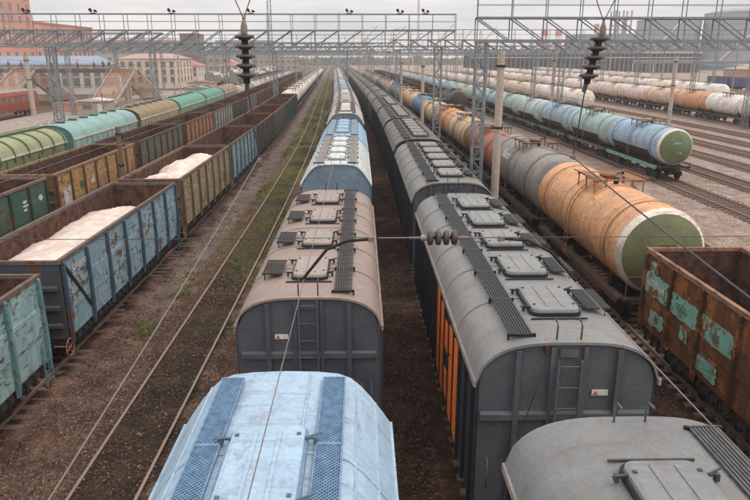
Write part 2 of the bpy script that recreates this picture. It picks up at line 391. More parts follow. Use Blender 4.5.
# ------------------------------------------------------------------ gondola wagons
def gondola(far=False, L=13.3, top=3.8, bays=7, ladder=True, pm='paint_worn'):
    S = Spec(); Wd = 1.56; z0 = 1.22; hw = L / 2; bay = (L - .36) / bays; h = top - z0
    und = MB()
    for x in (-.35, .35): und.box((x, 0, 1.0), (.1, L - .4, .34))
    for k in range(bays + 1): und.box((0, -hw + .18 + k * bay, 1.1), (2.9, .12, .2))
    und.box((0, hw - .12, 1.05), (2.9, .2, .36)); und.box((0, -hw + .12, 1.05), (2.9, .2, .36))
    S.add('underframe', und.mesh('underframe', 'steel_dark'))
    S.add('floor', MB().box((0, 0, z0 + .03), (2 * Wd - .1, L - .1, .06)).mesh('floor', 'rust_inside'))
    lin = MB()
    for sx in (-1, 1): lin.box((sx * (Wd - .045), 0, z0 + h / 2), (.02, L - .08, h - .06))
    for sy in (-1, 1): lin.box((0, sy * (hw - .045), z0 + h / 2), (2 * Wd - .12, .02, h - .06))
    for k in range(1, bays):
        for sx in (-1, 1): lin.box((sx * (Wd - .07), -hw + .18 + k * bay, z0 + h / 2), (.03, .1, h - .12))
    S.add('inner_lining', lin.mesh('inner_lining', 'rust_inside'))
    # panels between the posts: pressed plate with a crease two thirds up
    pan = MB(); n = bay / 2 - .01
    pan.prism([(-.03, 0), (.0, 0), (.0, h * .3), (.018, h * .33), (.018, h * .63), (0, h * .66), (0, h), (-.03, h)], -n, n, 'y')
    PM = pan.mesh('side_panel', pm)
    pst = MB().prism([(0, -.26), (.07, -.24), (.12, .06), (.13, h * .3), (.1, h - .1), (.02, h), (0, h)], -.06, .06, 'y').mesh('side_post', pm)
    rl = MB().box((0, 0, 0), (.13, L + .06, .13)).mesh('top_rail', 'paint_worn')
    re = MB().box((0, 0, 0), (2 * Wd - .14, .12, .12)).mesh('end_rail', 'paint_worn')
    if far:
        for sx in (-1, 1):
            m = MB(); m.prism([(-.03, 0), (.0, 0), (.035, h * .34), (.035, h * .62), (0, h), (-.03, h)], -hw, hw, 'y')
            k_ = S.add('side_wall', FAR_CACHE('gw%.2f%.2f' % (L, top), m, 'side_wall', 'paint_worn'), (sx * Wd, 0, z0), 0 if sx > 0 else math.pi, 'body')
            for k in range(bays + 1): S.add('side_post', pst, (sx * (Wd + .036), -hw + .18 + k * bay, z0), 0 if sx > 0 else math.pi, 'post')
    else:
        for sx in (-1, 1):
            for k in range(bays): S.add('side_panel', PM, (sx * Wd, -hw + .18 + (k + .5) * bay, z0), 0 if sx > 0 else math.pi, 'body')
            for k in range(bays + 1): S.add('side_post', pst, (sx * (Wd + .002), -hw + .18 + k * bay, z0), 0 if sx > 0 else math.pi, 'post')
    for sx in (-1, 1): S.add('top_rail', rl, (sx * (Wd - .01), 0, top - .02), 0, 'rail')
    ew = MB().box((0, 0, h / 2), (2 * Wd, .05, h)).mesh('end_wall', pm)
    er = MB().prism([(0, -.09), (.11, -.05), (.11, .05), (0, .09)], -Wd + .1, Wd - .1, 'x')
    ERM = er.mesh('end_rib', 'paint_worn')
    for sy in (-1, 1):
        k = S.add('end_wall', ew, (0, sy * (hw - .01), z0), 0 if sy > 0 else math.pi, 'end')
        for zz in (.45, 1.05, 1.7): S.add('end_rib', ERM, (0, .026, zz), 0, 'end', k)
        S.add('end_rail', re, (0, sy * (hw - .02), top - .03), 0, 'rail')
    # discharge doors and latches hanging below the sills
    dd = MB(); dd.box((.0, 0, -.12), (.05, bay - .3, .3), 0, 0, -.35)
    for q in (-.5, .0, .45): dd.box((.07, q, -.2), (.08, .07, .34)); dd.tube([(.05, q, -.1), (.09, q + .18, -.36)], .025, 5)
    DM = dd.mesh('discharge_door', 'steel_dark')
    if not far:
        for sx in (-1, 1):
            for k in range(bays): S.add('discharge_door', DM, (sx * (Wd - .06), -hw + .18 + (k + .5) * bay, z0), 0 if sx > 0 else math.pi)
        if ladder:
            lm = ladder_mesh('ladder', 1.35, .42, .3, 'paint_worn')
            S.add('ladder', lm, (Wd + .08, hw - .35, .5), math.pi / 2, 'post')
            S.add('ladder', lm, (-Wd - .08, -hw + .35, .5), math.pi / 2, 'post')
            bw = MB()
            for j in range(14):
                a, b = 2 * math.pi * j / 14, 2 * math.pi * (j + 1) / 14
                bw.tube([(0, .28 * math.cos(a), .28 * math.sin(a)), (0, .28 * math.cos(b), .28 * math.sin(b))], .025, 5)
            for j in range(4):
                a = math.pi / 2 * j + .3; bw.tube([(0, 0, 0), (0, .28 * math.cos(a), .28 * math.sin(a))], .02, 5)
            bw.tube([(-.5, 0, 0), (.06, 0, 0)], .03, 6)
            S.add('brake_wheel', bw.mesh('brake_wheel', 'tint'), (Wd + .02, -hw - .02, .95), 0, 'wheel')
    gear(S, L / 2 - 2.3, hw, far)
    return S
_fc = {}
def FAR_CACHE(key, mb, name, mat):
    if key not in _fc: _fc[key] = mb.mesh(name, mat)
    return _fc[key]

def sand_load(Lx, Ly, fn, color=None):
    nx, ny = 30, 110; b = MB(); vs = []
    for j in range(ny + 1):
        for i in range(nx + 1):
            x = (i / nx - .5) * Lx; y = (j / ny - .5) * Ly
            vs.append((x, y, fn(x, y)))
    fs = [(j * (nx + 1) + i, j * (nx + 1) + i + 1, (j + 1) * (nx + 1) + i + 1, (j + 1) * (nx + 1) + i) for j in range(ny) for i in range(nx)]
    b.add(vs, fs, True)
    # closed underside and skirts down to the wagon floor
    n0 = len(vs); rim = [i for i in range(nx + 1)] + [j * (nx + 1) + nx for j in range(1, ny + 1)] + [ny * (nx + 1) + i for i in range(nx - 1, -1, -1)] + [j * (nx + 1) for j in range(ny - 1, 0, -1)]
    base = [(vs[i][0], vs[i][1], 1.285) for i in rim]
    m = len(rim); b.v += base
    b.f += [(rim[k], rim[(k + 1) % m], n0 + (k + 1) % m, n0 + k) for k in range(m)]; b.sm += [False] * m
    b.f.append(tuple(n0 + k for k in range(m))); b.sm.append(False)
    return b.mesh('load', 'sand')

# ------------------------------------------------------------------ covered hopper wagons
def prof_arch(wd, eave, rise, p=2.7, q=1.7, n=22):
    out = []
    for i in range(n + 1):
        t = -1 + 2 * i / n; t = math.copysign(abs(t) ** .7, t)
        out.append((wd * t, eave + rise * (max(0, 1 - abs(t) ** p)) ** (1 / q)))
    return out
def prof_shoulder(wd, eave, top):
    h = top - eave
    pts = [(1, 0), (.93, .2), (.82, .48), (.72, .7), (.62, .86), (.5, .945), (.3, .985), (0, 1)]
    r = [(wd * a, eave + h * b) for a, b in pts]
    return [(-x, z) for x, z in r] + r[-2::-1]
def zat(prof, x):
    for (a, za), (b, zb) in zip(prof, prof[1:]):
        if a <= x <= b: return za + (zb - za) * (x - a) / max(1e-6, b - a)
    return prof[0][1]
def hatch_meshes(wx, ly):
    def rr(wx, ly, r, n=4):
        o = []
        for cx, cy, a0 in ((wx / 2 - r, ly / 2 - r, 0), (-wx / 2 + r, ly / 2 - r, 90), (-wx / 2 + r, -ly / 2 + r, 180), (wx / 2 - r, -ly / 2 + r, 270)):
            for k in range(n + 1): a = R(a0 + 90 * k / n); o.append((cx + r * math.cos(a), cy + r * math.sin(a)))
        return o
    cover = MB(); o1, o2, o3 = rr(wx, ly, .16), rr(wx * .98, ly * .985, .16), rr(wx * .86, ly * .92, .12)
    n = len(o1); z = [.07, .13, .155]
    vs = [(x, y, zz) for o, zz in zip((o1, o2, o3), z) for x, y in o]
    cover.add(vs, [(i * n + j, i * n + (j + 1) % n, (i + 1) * n + (j + 1) % n, (i + 1) * n + j) for i in range(2) for j in range(n)], False)
    cover.add([(x, y, z[2]) for x, y in o3], [tuple(range(n))])
    cover.add([(x, y, z[0]) for x, y in o1], [tuple(range(n))[::-1]])
    for q in (-.16, .16): cover.box((q * wx, 0, .16), (.05, ly * .8, .02))
    rim = MB().prism(rr(wx + .07, ly + .07, .19), -.03, .075, 'z')
    return cover.mesh('hatch_cover', 'paint_roof'), rim.mesh('hatch_coaming', 'grating')
LAT = MB().box((0, 0, .1), (.26, .03, .03)).box((.11, 0, .07), (.05, .07, .1)).box((-.1, .01, .15), (.05, .05, .04)).tube([(.0, 0, .11), (.19, .07, .14)], .014, 5).mesh('latch', 'grating')
BAR = MB().box((0, 0, .02), (1.1, .03, .03)).mesh('frame_bar', 'grating')
def grate_mesh(name, wx, ly, pitch=.05):
    b = MB(); n = max(3, int(wx / pitch))
    for i in range(n): b.box((-wx / 2 + (i + .5) * wx / n, 0, .0), (wx / n * .6, ly, .03))
    m = max(2, int(ly / .3))
    for j in range(m): b.box((0, -ly / 2 + (j + .5) * ly / m, -.018), (wx, .04, .02))
    b.box((0, -ly / 2, -.005), (wx, .03, .05)); b.box((0, ly / 2, -.005), (wx, .03, .05))
    return b.mesh(name, 'grating')
def mesh_panel(name, wx, ly):
    """expanded-metal walkway panel: crossing diagonal strands in a frame"""
    b = MB(); k = .06; n = int((wx + ly) / k)
    for sg in (1, -1):
        for i in range(n + 1):
            t = -ly / 2 - wx / 2 + i * k
            # strand y = t + sg*x clipped to the panel
            p = []
            for x in (-wx / 2, wx / 2): p.append((x, t + (x + wx / 2 if sg > 0 else wx / 2 - x)))
            (x0, y0), (x1, y1) = p
            if max(y0, y1) < -ly / 2 or min(y0, y1) > ly / 2: continue
            def cl(x0, y0, x1, y1):
                r = []
                for x, y, xx, yy in ((x0, y0, x1, y1), (x1, y1, x0, y0)):
                    if y < -ly / 2: x, y = x + (xx - x) * (-ly / 2 - y) / (yy - y), -ly / 2
                    if y > ly / 2: x, y = x + (xx - x) * (ly / 2 - y) / (yy - y), ly / 2
                    r.append((x, y))
                return r
            (x0, y0), (x1, y1) = cl(x0, y0, x1, y1)
            L = math.hypot(x1 - x0, y1 - y0)
            if L < .02: continue
            b.box(((x0 + x1) / 2, (y0 + y1) / 2, .004 * sg), (L, .017, .012), math.atan2(y1 - y0, x1 - x0))
    b.box((0, 0, -.03), (wx, ly, .006))
    for sx in (-1, 1): b.box((sx * wx / 2, 0, 0), (.022, ly, .04))
    for sy in (-1, 1): b.box((0, sy * ly / 2, 0), (wx, .03, .045))
    return b.mesh(name, 'grating')

def hopper(far=False, L=13.2, wd=1.64, prof=None, hatches=4, hx=0.0, hw=.85, hl=1.5, walks=(.85,), grates=(-.95,), walk_kind='slat', ribs=15, end_posts=True, seams=5, stripe=False, hatch_end=1.6, eave_strip=True, pivot=None, latches=True, long_seams=(), grab=True, ww=.42, plate_x=.62):
    S = Spec(); hy = L / 2; prof = prof or prof_arch(wd, 4.12, .85); eave = prof[0][1]; zb = 1.45
    # roof shell
    r = MB(); inn = [(x * .985, z - .05) for x, z in prof]
    poly = prof + inn[::-1]; n = len(poly); a, b_ = -hy - .04, hy + .04
    vs = [(x, a, z) for x, z in poly] + [(x, b_, z) for x, z in poly]
    m = len(prof)
    r.add(vs, [(i, i + 1, n + i + 1, n + i) for i in range(m - 1)], True)
    r.add(vs, [(i, (i + 1) % n, n + (i + 1) % n, n + i) for i in range(m - 1, n)], False)
    for e in (0, n): r.add(vs, [(e + i, e + i + 1, e + n - 2 - i, e + n - 1 - i) for i in range(m - 1)])
    kr = S.add('roof', r.mesh('roof', 'paint_roof'), (0, 0, 0), 0, 'roof')
    if not far and seams:
        sm = MB(); o = [(x * 1.004, z + .022) for x, z in prof]; i_ = [(x * .99, z - .01) for x, z in prof]
        for k in range(len(prof) - 1): sm.add([(o[k][0], -.02, o[k][1]), (o[k + 1][0], -.02, o[k + 1][1]), (o[k + 1][0], .02, o[k + 1][1]), (o[k][0], .02, o[k][1]), (i_[k][0], -.02, i_[k][1]), (i_[k + 1][0], -.02, i_[k + 1][1]), (i_[k + 1][0], .02, i_[k + 1][1]), (i_[k][0], .02, i_[k][1])], [(0, 1, 2, 3), (0, 4, 5, 1), (3, 2, 6, 7)])
        SMM = sm.mesh('roof_seam', 'paint_roof')
        for k in range(seams): S.add('roof_seam', SMM, (0, -hy + (k + 1) * L / (seams + 1), 0), 0, 'roof', kr)
    for x in long_seams:
        S.add('roof_seam', FAR_CACHE('lseam%.1f' % L, MB().box((0, 0, 0), (.03, L, .03)), 'roof_seam', 'paint_roof'), (x, 0, zat(prof, x) + .005), 0, 'strip', kr)
    if eave_strip:
        es = MB().box((0, 0, 0), (.05, L + .1, .12)).mesh('eave_strip', 'paint_clean')
        for sx in (-1, 1): S.add('eave_strip', es, (sx * (wd + .012), 0, eave - .06), 0, 'strip')
    # side walls with a tumblehome-free upper wall and sloping hopper bottoms
    sw = MB().box((0, 0, (eave + zb) / 2), (.05, L - .04, eave - zb - .02)).mesh('side_wall', 'paint_clean')
    rm = MB().box((0, 0, (eave - .12 + zb) / 2), (.07, .12, eave - .14 - zb)).mesh('side_rib', 'paint_clean')
    for sx in (-1, 1):
        k = S.add('side_wall', sw, (sx * (wd - .06), 0, 0), 0, 'side')
        if not far:
            for q in range(ribs): S.add('side_rib', rm, (sx * .058, -hy + .25 + q * (L - .5) / (ribs - 1), 0), 0, 'rib', k)
    # end walls
    ins = [(x * .965, z - .06) for x, z in prof]
    ew = MB().prism([(ins[0][0], zb)] + ins + [(ins[-1][0], zb)], -.03, .03, 'y').mesh('end_wall', 'paint_clean')
    ek = []
    for sy in (-1, 1): ek.append(S.add('end_wall', ew, (0, sy * (hy - .05), 0), 0 if sy > 0 else math.pi, 'end'))
    if not far and end_posts:
        for sy, k in zip((-1, 1), ek):
            for x in (-.92, .92): S.add('end_post', FAR_CACHE('ep%.2f' % zat(prof, .92), MB().box((0, .07, (zb + zat(prof, .92) - .1) / 2), (.1, .09, zat(prof, .92) - .1 - zb)), 'end_post', 'paint_clean'), (x, 0, 0), 0, 'end', k)
            for x in (-.3, .3): S.add('end_post', FAR_CACHE('ep%.2f' % zat(prof, .3), MB().box((0, .06, (zb + zat(prof, .3) - .1) / 2), (.08, .07, zat(prof, .3) - .1 - zb)), 'end_post', 'paint_clean'), (x, 0, 0), 0, 'end', k)
            S.add('end_band', FAR_CACHE('eb%.2f' % wd, MB().prism([(.032, -.1), (.1, -.06), (.1, .06), (.032, .1)], -wd * .93, wd * .93, 'x'), 'end_band', 'paint_clean'), (0, 0, eave - .75), 0, 'end', k)
            S.add('ladder', FAR_CACHE('lad', None, '', '') if 'lad' in _fc else FAR_CACHE2('lad', ladder_mesh('ladder', 3.2, .42, .42, 'grating')), (0, .16, zb + .0), 0, 'end', k)
            S.add('name_board', FAR_CACHE('nb', MB().box((0, .05, 0), (.34, .04, .16)), 'name_board', 'paint_clean'), (0, 0, zat(prof, 0) - .22), 0, 'end', k)
            pk = S.add('warning_plate', FAR_CACHE('wp', MB().box((0, .05, 0), (.3, .02, .11)), 'warning_plate', 'tint'), (plate_x, 0, eave - .28), 0, 'plate', k)
            S.add('warning_sign', FAR_CACHE('ws', MB().prism([(-.05, -.04), (.05, -.04), (0, .045)], .061, .066, 'y'), 'warning_sign', 'tint'), (.08, 0, 0), 0, 'red', pk)
    if not far and end_posts:
        for k in ek:
            for x in (-.45, .5): S.add('brake_hose', FAR_CACHE('hose', MB().tube([(0, .1, 1.25), (0, .3, 1.1), (.03, .42, .8), (.1, .46, .62), (.16, .52, .6)], .03, 7), 'brake_hose', 'steel_black'), (x, 0, 0), 0, None, k)
            S.add('brake_pipe', FAR_CACHE('bpipe', MB().tube([(0, .1, 1.5), (0, .1, 2.6), (.25, .1, 2.75), (.25, .1, 3.1)], .022, 6), 'brake_pipe', 'paint_clean'), (-1.2, 0, 0), 0, 'end', k)
            S.add('handrail', FAR_CACHE('ehr', MB().tube([(0, .05, 0), (0, .14, .02), (0, .14, .6), (0, .05, .62)], .014, 6), 'handrail', 'grating'), (1.4, 0, 2.0), 0, 'end', k)
            S.add('handrail', FAR_CACHE('ehr', None, '', ''), (-1.42, 0, 2.0), 0, 'end', k)
    # belly: sloping hopper chutes and underframe
    be = MB()
    for k in range(2 if L < 12 else 3):
        nn = 2 if L < 12 else 3; yc = (k - (nn - 1) / 2) * (L * .22)
        q = L * .1
        be.add([(-1.2, yc - q, zb), (1.2, yc - q, zb), (1.2, yc + q, zb), (-1.2, yc + q, zb), (-.5, yc - q * .4, .4), (.5, yc - q * .4, .4), (.5, yc + q * .4, .4), (-.5, yc + q * .4, .4)], [(0, 1, 5, 4), (1, 2, 6, 5), (2, 3, 7, 6), (3, 0, 4, 7), (4, 5, 6, 7)])
    S.add('discharge_chutes', be.mesh('discharge_chutes', 'steel_dark'))
    uf = MB().box((0, 0, 1.28), (2.9, L - .2, .3)).box((0, 0, 1.05), (.45, L + .5, .3))
    for sy in (-1, 1): uf.box((0, sy * (hy + .3), 1.2), (2.8, .5, .14))
    S.add('underframe', uf.mesh('underframe', 'steel_dark'))
    # roof fittings
    hm = hatch_meshes(hw, hl); zt = zat(prof, hx)
    ys = [(-hy + hatch_end + hl / 2) + i * (L - 2 * hatch_end - hl) / max(1, hatches - 1) for i in range(hatches)]
    for y in ys:
        k = S.add('hatch', hm[0], (hx, y, zt), 0, 'hatch')
        if not far:
            S.add('hatch_coaming', hm[1], (0, 0, 0), 0, 'coam', k)
            for sx in (-1, 1) if latches else ():
                for q in (-.32, .34): S.add('latch', LAT, (sx * (hw / 2 + .02), q * hl, .0), 0 if sx > 0 else math.pi, 'latch', k)
            S.add('frame_bar', BAR, (0, -hl / 2 - .16, 0), 0, 'latch', k)
    for x in walks:
        np_ = max(4, int(L / 1.7)) if not far else 1; pl = (L - .5) / np_
        me = FAR_CACHE2('wk%s%.3f%d%.2f' % (walk_kind, pl, far, ww), (mesh_panel if walk_kind == 'mesh' and not far else grate_mesh)('walkway_panel', ww, pl - .03)) if ('wk%s%.3f%d%.2f' % (walk_kind, pl, far, ww)) not in _fc else _fc['wk%s%.3f%d%.2f' % (walk_kind, pl, far, ww)]
        for i in range(np_): S.add('walkway_panel', me, (x, -hy + .25 + (i + .5) * pl, zat(prof, x) + .07), 0, 'walk')
        if not far and walk_kind != 'mesh':
            st = FAR_CACHE('wst', MB().box((0, 0, .03), (.5, .05, .05)).box((-.24, 0, 0), (.04, .05, .12)).box((.24, 0, 0), (.04, .05, .12)), 'walkway_bracket', 'steel_black')
            for i in range(np_ + 1): S.add('walkway_bracket', st, (x, -hy + .27 + i * (L - .54) / np_, zat(prof, x) + .03))
    for x in grates:
        gm = _fc.get('sg') or FAR_CACHE2('sg', grate_mesh('step_grate', .5, 1.05, .05))
        for y in ys: S.add('step_grate', gm, (x, y + .05, zat(prof, x) + .14), 0, 'walk')
        if not far:
            lg = FAR_CACHE('sgl', MB().box((0, 0, -.02), (.44, .84, .02)).tube([(-.2, -.4, -.2), (-.2, -.4, 0)], .015, 5).tube([(.2, -.4, -.2), (.2, -.4, 0)], .015, 5).tube([(.2, .4, -.2), (.2, .4, 0)], .015, 5).tube([(-.2, .4, -.2), (-.2, .4, 0)], .015, 5), 'grate_stand', 'steel_black')
            for y in ys: S.add('grate_stand', lg, (x, y + .05, zat(prof, x) + .12))
    if not far and grab:
        gr = FAR_CACHE('grab', MB().tube([(0, 0, -.05), (0, -.02, .26), (0, .05, .32), (0, .22, .33)], .018, 6), 'grab_handle', 'grating')
        for x in (-.22, .22):
            S.add('grab_handle', gr, (x, -hy + .1, zat(prof, 0)), 0, 'walk'); S.add('grab_handle', gr, (x, hy - .1, zat(prof, 0)), math.pi, 'walk')
    gear(S, pivot or L / 2 - 2.2, hy + .35, far)
    return S
def FAR_CACHE2(key, me):
    if key not in _fc: _fc[key] = me
    return _fc[key]

# ------------------------------------------------------------------ tank wagons
def tank(far=False, L=10.7, rad=1.5, ax=2.78, bands=(-3.9, -1.3, 1.3, 3.9), jacket=False, plat=True):
    S = Spec(); hy = L / 2; n = 24 if far else 40
    b = MB().lathe_y([(-hy, rad), (-hy * .5, rad), (0, rad), (hy * .5, rad), (hy, rad)], (0, 0, ax), n)
    kb = S.add('barrel', b.mesh('barrel', 'paint_tank'), (0, 0, 0), 0, 'body')
    dp = .58; ring = [(0, rad), (.1, rad * .988), (.19, rad * .96), (.27, rad * .9)]
    capp = [(.27, rad * .9), (.36, rad * .78), (.44, rad * .62), (.51, rad * .42), (.56, rad * .2), (dp, .02)]
    RG = MB().lathe_y([(y, r) for y, r in ring], (0, 0, ax), n).mesh('end_ring', 'paint_tank')
    CP = MB().lathe_y([(y, r) for y, r in capp], (0, 0, ax), n).mesh('end_cap', 'paint_tank')
    for sy in (-1, 1):
        S.add('end_ring', RG, (0, sy * hy, 0), 0 if sy > 0 else math.pi, 'ring'); S.add('end_cap', CP, (0, sy * hy, 0), 0 if sy > 0 else math.pi, 'cap')
    WB = MB().lathe_y([(-.025, rad + .0), (-.02, rad + .012), (.02, rad + .012), (.025, rad)], (0, 0, ax), n).mesh('weld_seam', 'paint_tank')
    for y in (bands if not far else bands[1:3]): S.add('weld_seam', WB, (0, y, 0), 0, 'seam', kb)
    sb = FAR_CACHE('sb%d%.2f' % (far, rad), MB().lathe_y([(-.06, rad + .016), (-.06, rad + .026), (.06, rad + .026), (.06, rad + .016)], (0, 0, ax), n), 'strap', 'paint_tank')
    for y in (-hy + 1.15, hy - 1.15): S.add('strap', sb, (0, y, 0), 0, 'strap')
    # dome hatch with lid
    dm = MB().lathe_z([(-.15, .34), (.2, .34), (.22, .4), (.26, .4), (.33, .3), (.36, .02)], (0, 0, ax + rad), 16)
    k = S.add('hatch', FAR_CACHE('tdome%.2f' % rad, dm, 'hatch', 'paint_tank'), (0, .3, 0), 0, 'dome')
    if not far:
        S.add('hatch_bolt', FAR_CACHE('tbolt', MB().tube([(0, 0, 0), (.5, 0, .06)], .03, 6).box((.5, 0, .02), (.08, .1, .16)), 'hatch_bolt', 'steel_black'), (.15, 0, ax + rad + .26), 0, None, k)
        S.add('safety_valve', FAR_CACHE('tvalve%.2f' % rad, MB().lathe_z([(-.1, .11), (.2, .11), (.2, .15), (.26, .15), (.26, .02)], (0, 0, ax + rad), 10), 'safety_valve', 'steel_dark'), (0, -.7, 0))
    if plat:
        pl = MB(); zp = ax + rad + .22
        for sx in (-1, 1):
            for q in range(4): pl.box((sx * (.58 + q * .15), 0, zp), (.12, 2.3, .035))
            for y in (-1.05, 0, 1.05): pl.box((sx * .82, y, zp - .05), (.6, .06, .06)); pl.box((sx * 1.05, y, zp - .33), (.05, .05, .56)); pl.box((sx * .56, y, zp - .2), (.05, .05, .36))
            pl.box((sx * 1.12, .1, zp + .08), (.05, 2.5, .05), .06)
        for y in (-1.05, 1.05): pl.box((0, y, zp), (1.2, .14, .035))
        S.add('roof_platform', FAR_CACHE('tplat%.2f' % rad, pl, 'roof_platform', 'grating'), (0, 0, 0), 0, 'plat')
        if not far:
            ld = MB()
            for sx in (1,):
                for yy in (-.2, .2):
                    pts = [(sx * (rad + .12) * math.sin(a), yy, ax + (rad + .12) * math.cos(a)) for a in [R(q) for q in (35, 50, 65, 80, 95)]] + [(sx * (rad + .12), yy, 1.2)]
                    ld.tube(pts, .022, 5)
                for q in (42, 52, 62, 72, 82, 92): ld.tube([(sx * (rad + .12) * math.sin(R(q)), -.2, ax + (rad + .12) * math.cos(R(q))), (sx * (rad + .12) * math.sin(R(q)), .2, ax + (rad + .12) * math.cos(R(q)))], .018, 5)
                for zz in (1.4, 1.7, 2.0, 2.3): ld.tube([(sx * (rad + .12), -.2, zz), (sx * (rad + .12), .2, zz)], .018, 5)
            for rz in (0, math.pi): S.add('ladder', FAR_CACHE('tlad%.2f' % rad, ld, 'ladder', 'grating'), (0, 0, 0), rz, 'plat')
    if jacket:
        jk = MB(); pr = []
        for q in range(108, 253, 9): pr.append(((rad + .035) * math.sin(R(q)), ax + (rad + .035) * math.cos(R(q))))
        inner = [(x * .985, ax + (z - ax) * .985) for x, z in pr][::-1]
        jk.prism(pr + inner, -hy + 1.6, hy - 1.2, 'y')
        S.add('heating_jacket', jk.mesh('heating_jacket', 'steel_dark'))
    # saddles, side sills, centre sill, end platforms
    uf = MB().box((0, 0, 1.02), (.42, L + .9, .34))
    for y in (-hy + 1.3, hy - 1.3):
        uf.prism([(-1.25, 1.1), (-1.15, ax - rad * .62), (-.75, ax - rad * .85), (0, ax - rad - .005), (.75, ax - rad * .85), (1.15, ax - rad * .62), (1.25, 1.1)], y - .18, y + .18, 'y')
    for sy in (-1, 1): uf.box((0, sy * (hy + .3), 1.18), (2.7, .36, .1)); uf.box((0, sy * (hy - 1.3), 1.05), (2.4, .4, .24))
    S.add('underframe', FAR_CACHE('tuf%.2f%.2f' % (L, rad), uf, 'underframe', 'steel_dark'))
    sill = MB().box((0, 0, 1.16), (.34, L + .3, .07))
    sill.box((.15, 0, 1.06), (.05, L + .3, .18))
    for sx in (-1, 1): S.add('side_sill', FAR_CACHE('tsill%.2f' % L, sill, 'side_sill', 'paint_worn'), (sx * 1.3, 0, 0), 0 if sx > 0 else math.pi, 'sill')
    if not far:
        rod = MB().tube([(1.42, -hy, .75), (1.42, hy, .75)], .035, 6)
        for y in (-3, -1, 1, 3): rod.tube([(1.42, y, .75), (1.35, y, 1.1)], .025, 5)
        rod.tube([(.2, -1.4, .7), (.2, 1.4, .7)], .2, 10).box((0, 2.2, .75), (1.2, .4, .4))
        S.add('brake_gear', FAR_CACHE('tbrk%.2f' % L, rod, 'brake_gear', 'steel_dark'))
        hr = MB().tube([(0, 0, 1.2), (0, 0, 2.1), (.7, 0, 2.1), (.7, 0, 1.2)], .02, 5)
        for sy in (-1, 1):
            for x in (-1.25, .55): S.add('end_handrail', FAR_CACHE('thr', hr, 'end_handrail', 'grating'), (x, sy * (hy + .42), 0), 0, 'plat')
    gear(S, L / 2 - 1.45, hy + .3, far)
    return S

# ------------------------------------------------------------------ the setting: ground, tracks, platform
def gz(u, s):
    z = -.2 + .05 * noise.noise((u * .6, s * .5, 0)) + .03 * noise.noise((u * 2.1, s * 1.7, 5))
    for c0, half, up in ((-6.1, 2.0, .13), (-10.95, 2.2, .065), (11.0, 2.2, .04), (-1.22, 1.8, .05), (3.72, 1.8, .05)):
        d = abs(u - c0)
        if d < half: z += up * min(1.0, (half - d) / .7)
    return z
def ground():
    us = sorted(set([-900, -600, -400, -300, -220, -160, -120, -95, -80] + [x for x in range(-70, 75, 2)] + [x * .5 for x in range(-24, 32)] + [85, 100, 120, 160, 220, 300, 420, 600, 900]))
    ss = [-60, -30, -10] + [x * .5 for x in range(0, 90)] + list(range(45, 160, 3)) + list(range(160, 420, 12)) + list(range(420, 1000, 40)) + [1000, 1200, 1500, 1900]
    vs = []; uvs = []
    for s in ss:
        for u in us:
            z = gz(u, s)
            vs.append((u + off(s), s, z)); uvs.append((u, s))
    nu = len(us)
    fs = [(j * nu + i, j * nu + i + 1, (j + 1) * nu + i + 1, (j + 1) * nu + i) for j in range(len(ss) - 1) for i in range(nu - 1)]
    me = bpy.data.meshes.new('ground'); me.from_pydata(vs, [], fs)
    ul = me.uv_layers.new(name='UVMap'); idx = np.zeros(len(me.loops), dtype=np.int32); me.loops.foreach_get('vertex_index', idx)
    ul.data.foreach_set('uv', np.array(uvs, dtype=np.float32)[idx].ravel())
    me.polygons.foreach_set('use_smooth', [True] * len(me.polygons)); me.materials.append(M['ground'])
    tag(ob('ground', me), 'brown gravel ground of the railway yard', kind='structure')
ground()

def sweep(prof, ss, u, du=0.0, name='rail', mat='railsteel'):
    n = len(prof); vs = []
    for s in ss:
        c = P(u, s, 0, du)
        vs += [(c.x + a, c.y, b) for a, b in prof]
    b = MB(); b.add(vs, [(i * n + j, i * n + (j + 1) % n, (i + 1) * n + (j + 1) % n, (i + 1) * n + j) for i in range(len(ss) - 1) for j in range(n)])
    return b.mesh(name, mat)
RAILP = [(-.075, -.18), (.075, -.18), (.06, -.155), (.012, -.14), (.012, -.045), (.037, -.035), (.037, 0), (-.037, 0), (-.037, -.035), (-.012, -.045), (-.012, -.14), (-.06, -.155)]
SLP = MB().box((0, 0, 0), (2.75, .25, .16)).mesh('sleeper', 'sleeper')
def track(u, s0, s1, sl0, sl1, sltop=-.11, du=0.0, label='', joined=None, name='railway_track'):
    t = bpy.data.objects.new(name, None); COL.objects.link(t); tag(t, label, None, None, 'structure')
    ss = [s0 + k * 5 for k in range(int((min(s1, 200) - s0) / 5) + 1)] + [x for x in range(220, int(s1) + 1, 40)]
    for d in (-.795, .795): ob('rail', sweep(RAILP, ss, u + d, du), t)
    k = 0; s = sl0
    while s < sl1 and k < 290:
        p = P(u, s, sltop - .08, du); o = ob('sleeper', SLP, t, (p.x + random.uniform(-.04, .04), p.y, p.z + random.uniform(-.015, .01)), head(s) + random.uniform(-.02, .02))
        s += .56; k += 1
    if joined:
        b = MB(); s = joined[0]
        while s < joined[1]:
            p = P(u, s, sltop - .08, du); b.box(p, (2.75, .25, .16)); s += .58
        tag(ob('sleeper_run', b.mesh('sleeper_run', 'sleeper'), t), kind='stuff')
    return t
track(-6.1, -4, 900, 12, 70, -.225, label='weedy empty track between the trains', joined=(70, 71))
track(-10.95, -4, 900, 6, 60, -.125, label='track under the gondola train left of the empty track', joined=(60, 120))
track(-18.1, 10, 900, 20, 21, -.12, label='track under the outer gondola train')
track(-23.1, 20, 900, 30, 31, -.12, label='track under the covered wagons by the platform')
track(-1.22, -4, 900, 6, 60, -.13, label='track under the pale blue hopper train')
track(3.72, -4, 900, 4, 60, -.12, label='track under the grey hopper train')
track(11.0, -4, 900, 4, 70, -.09, label='track under the orange tank wagon', joined=(70, 130))
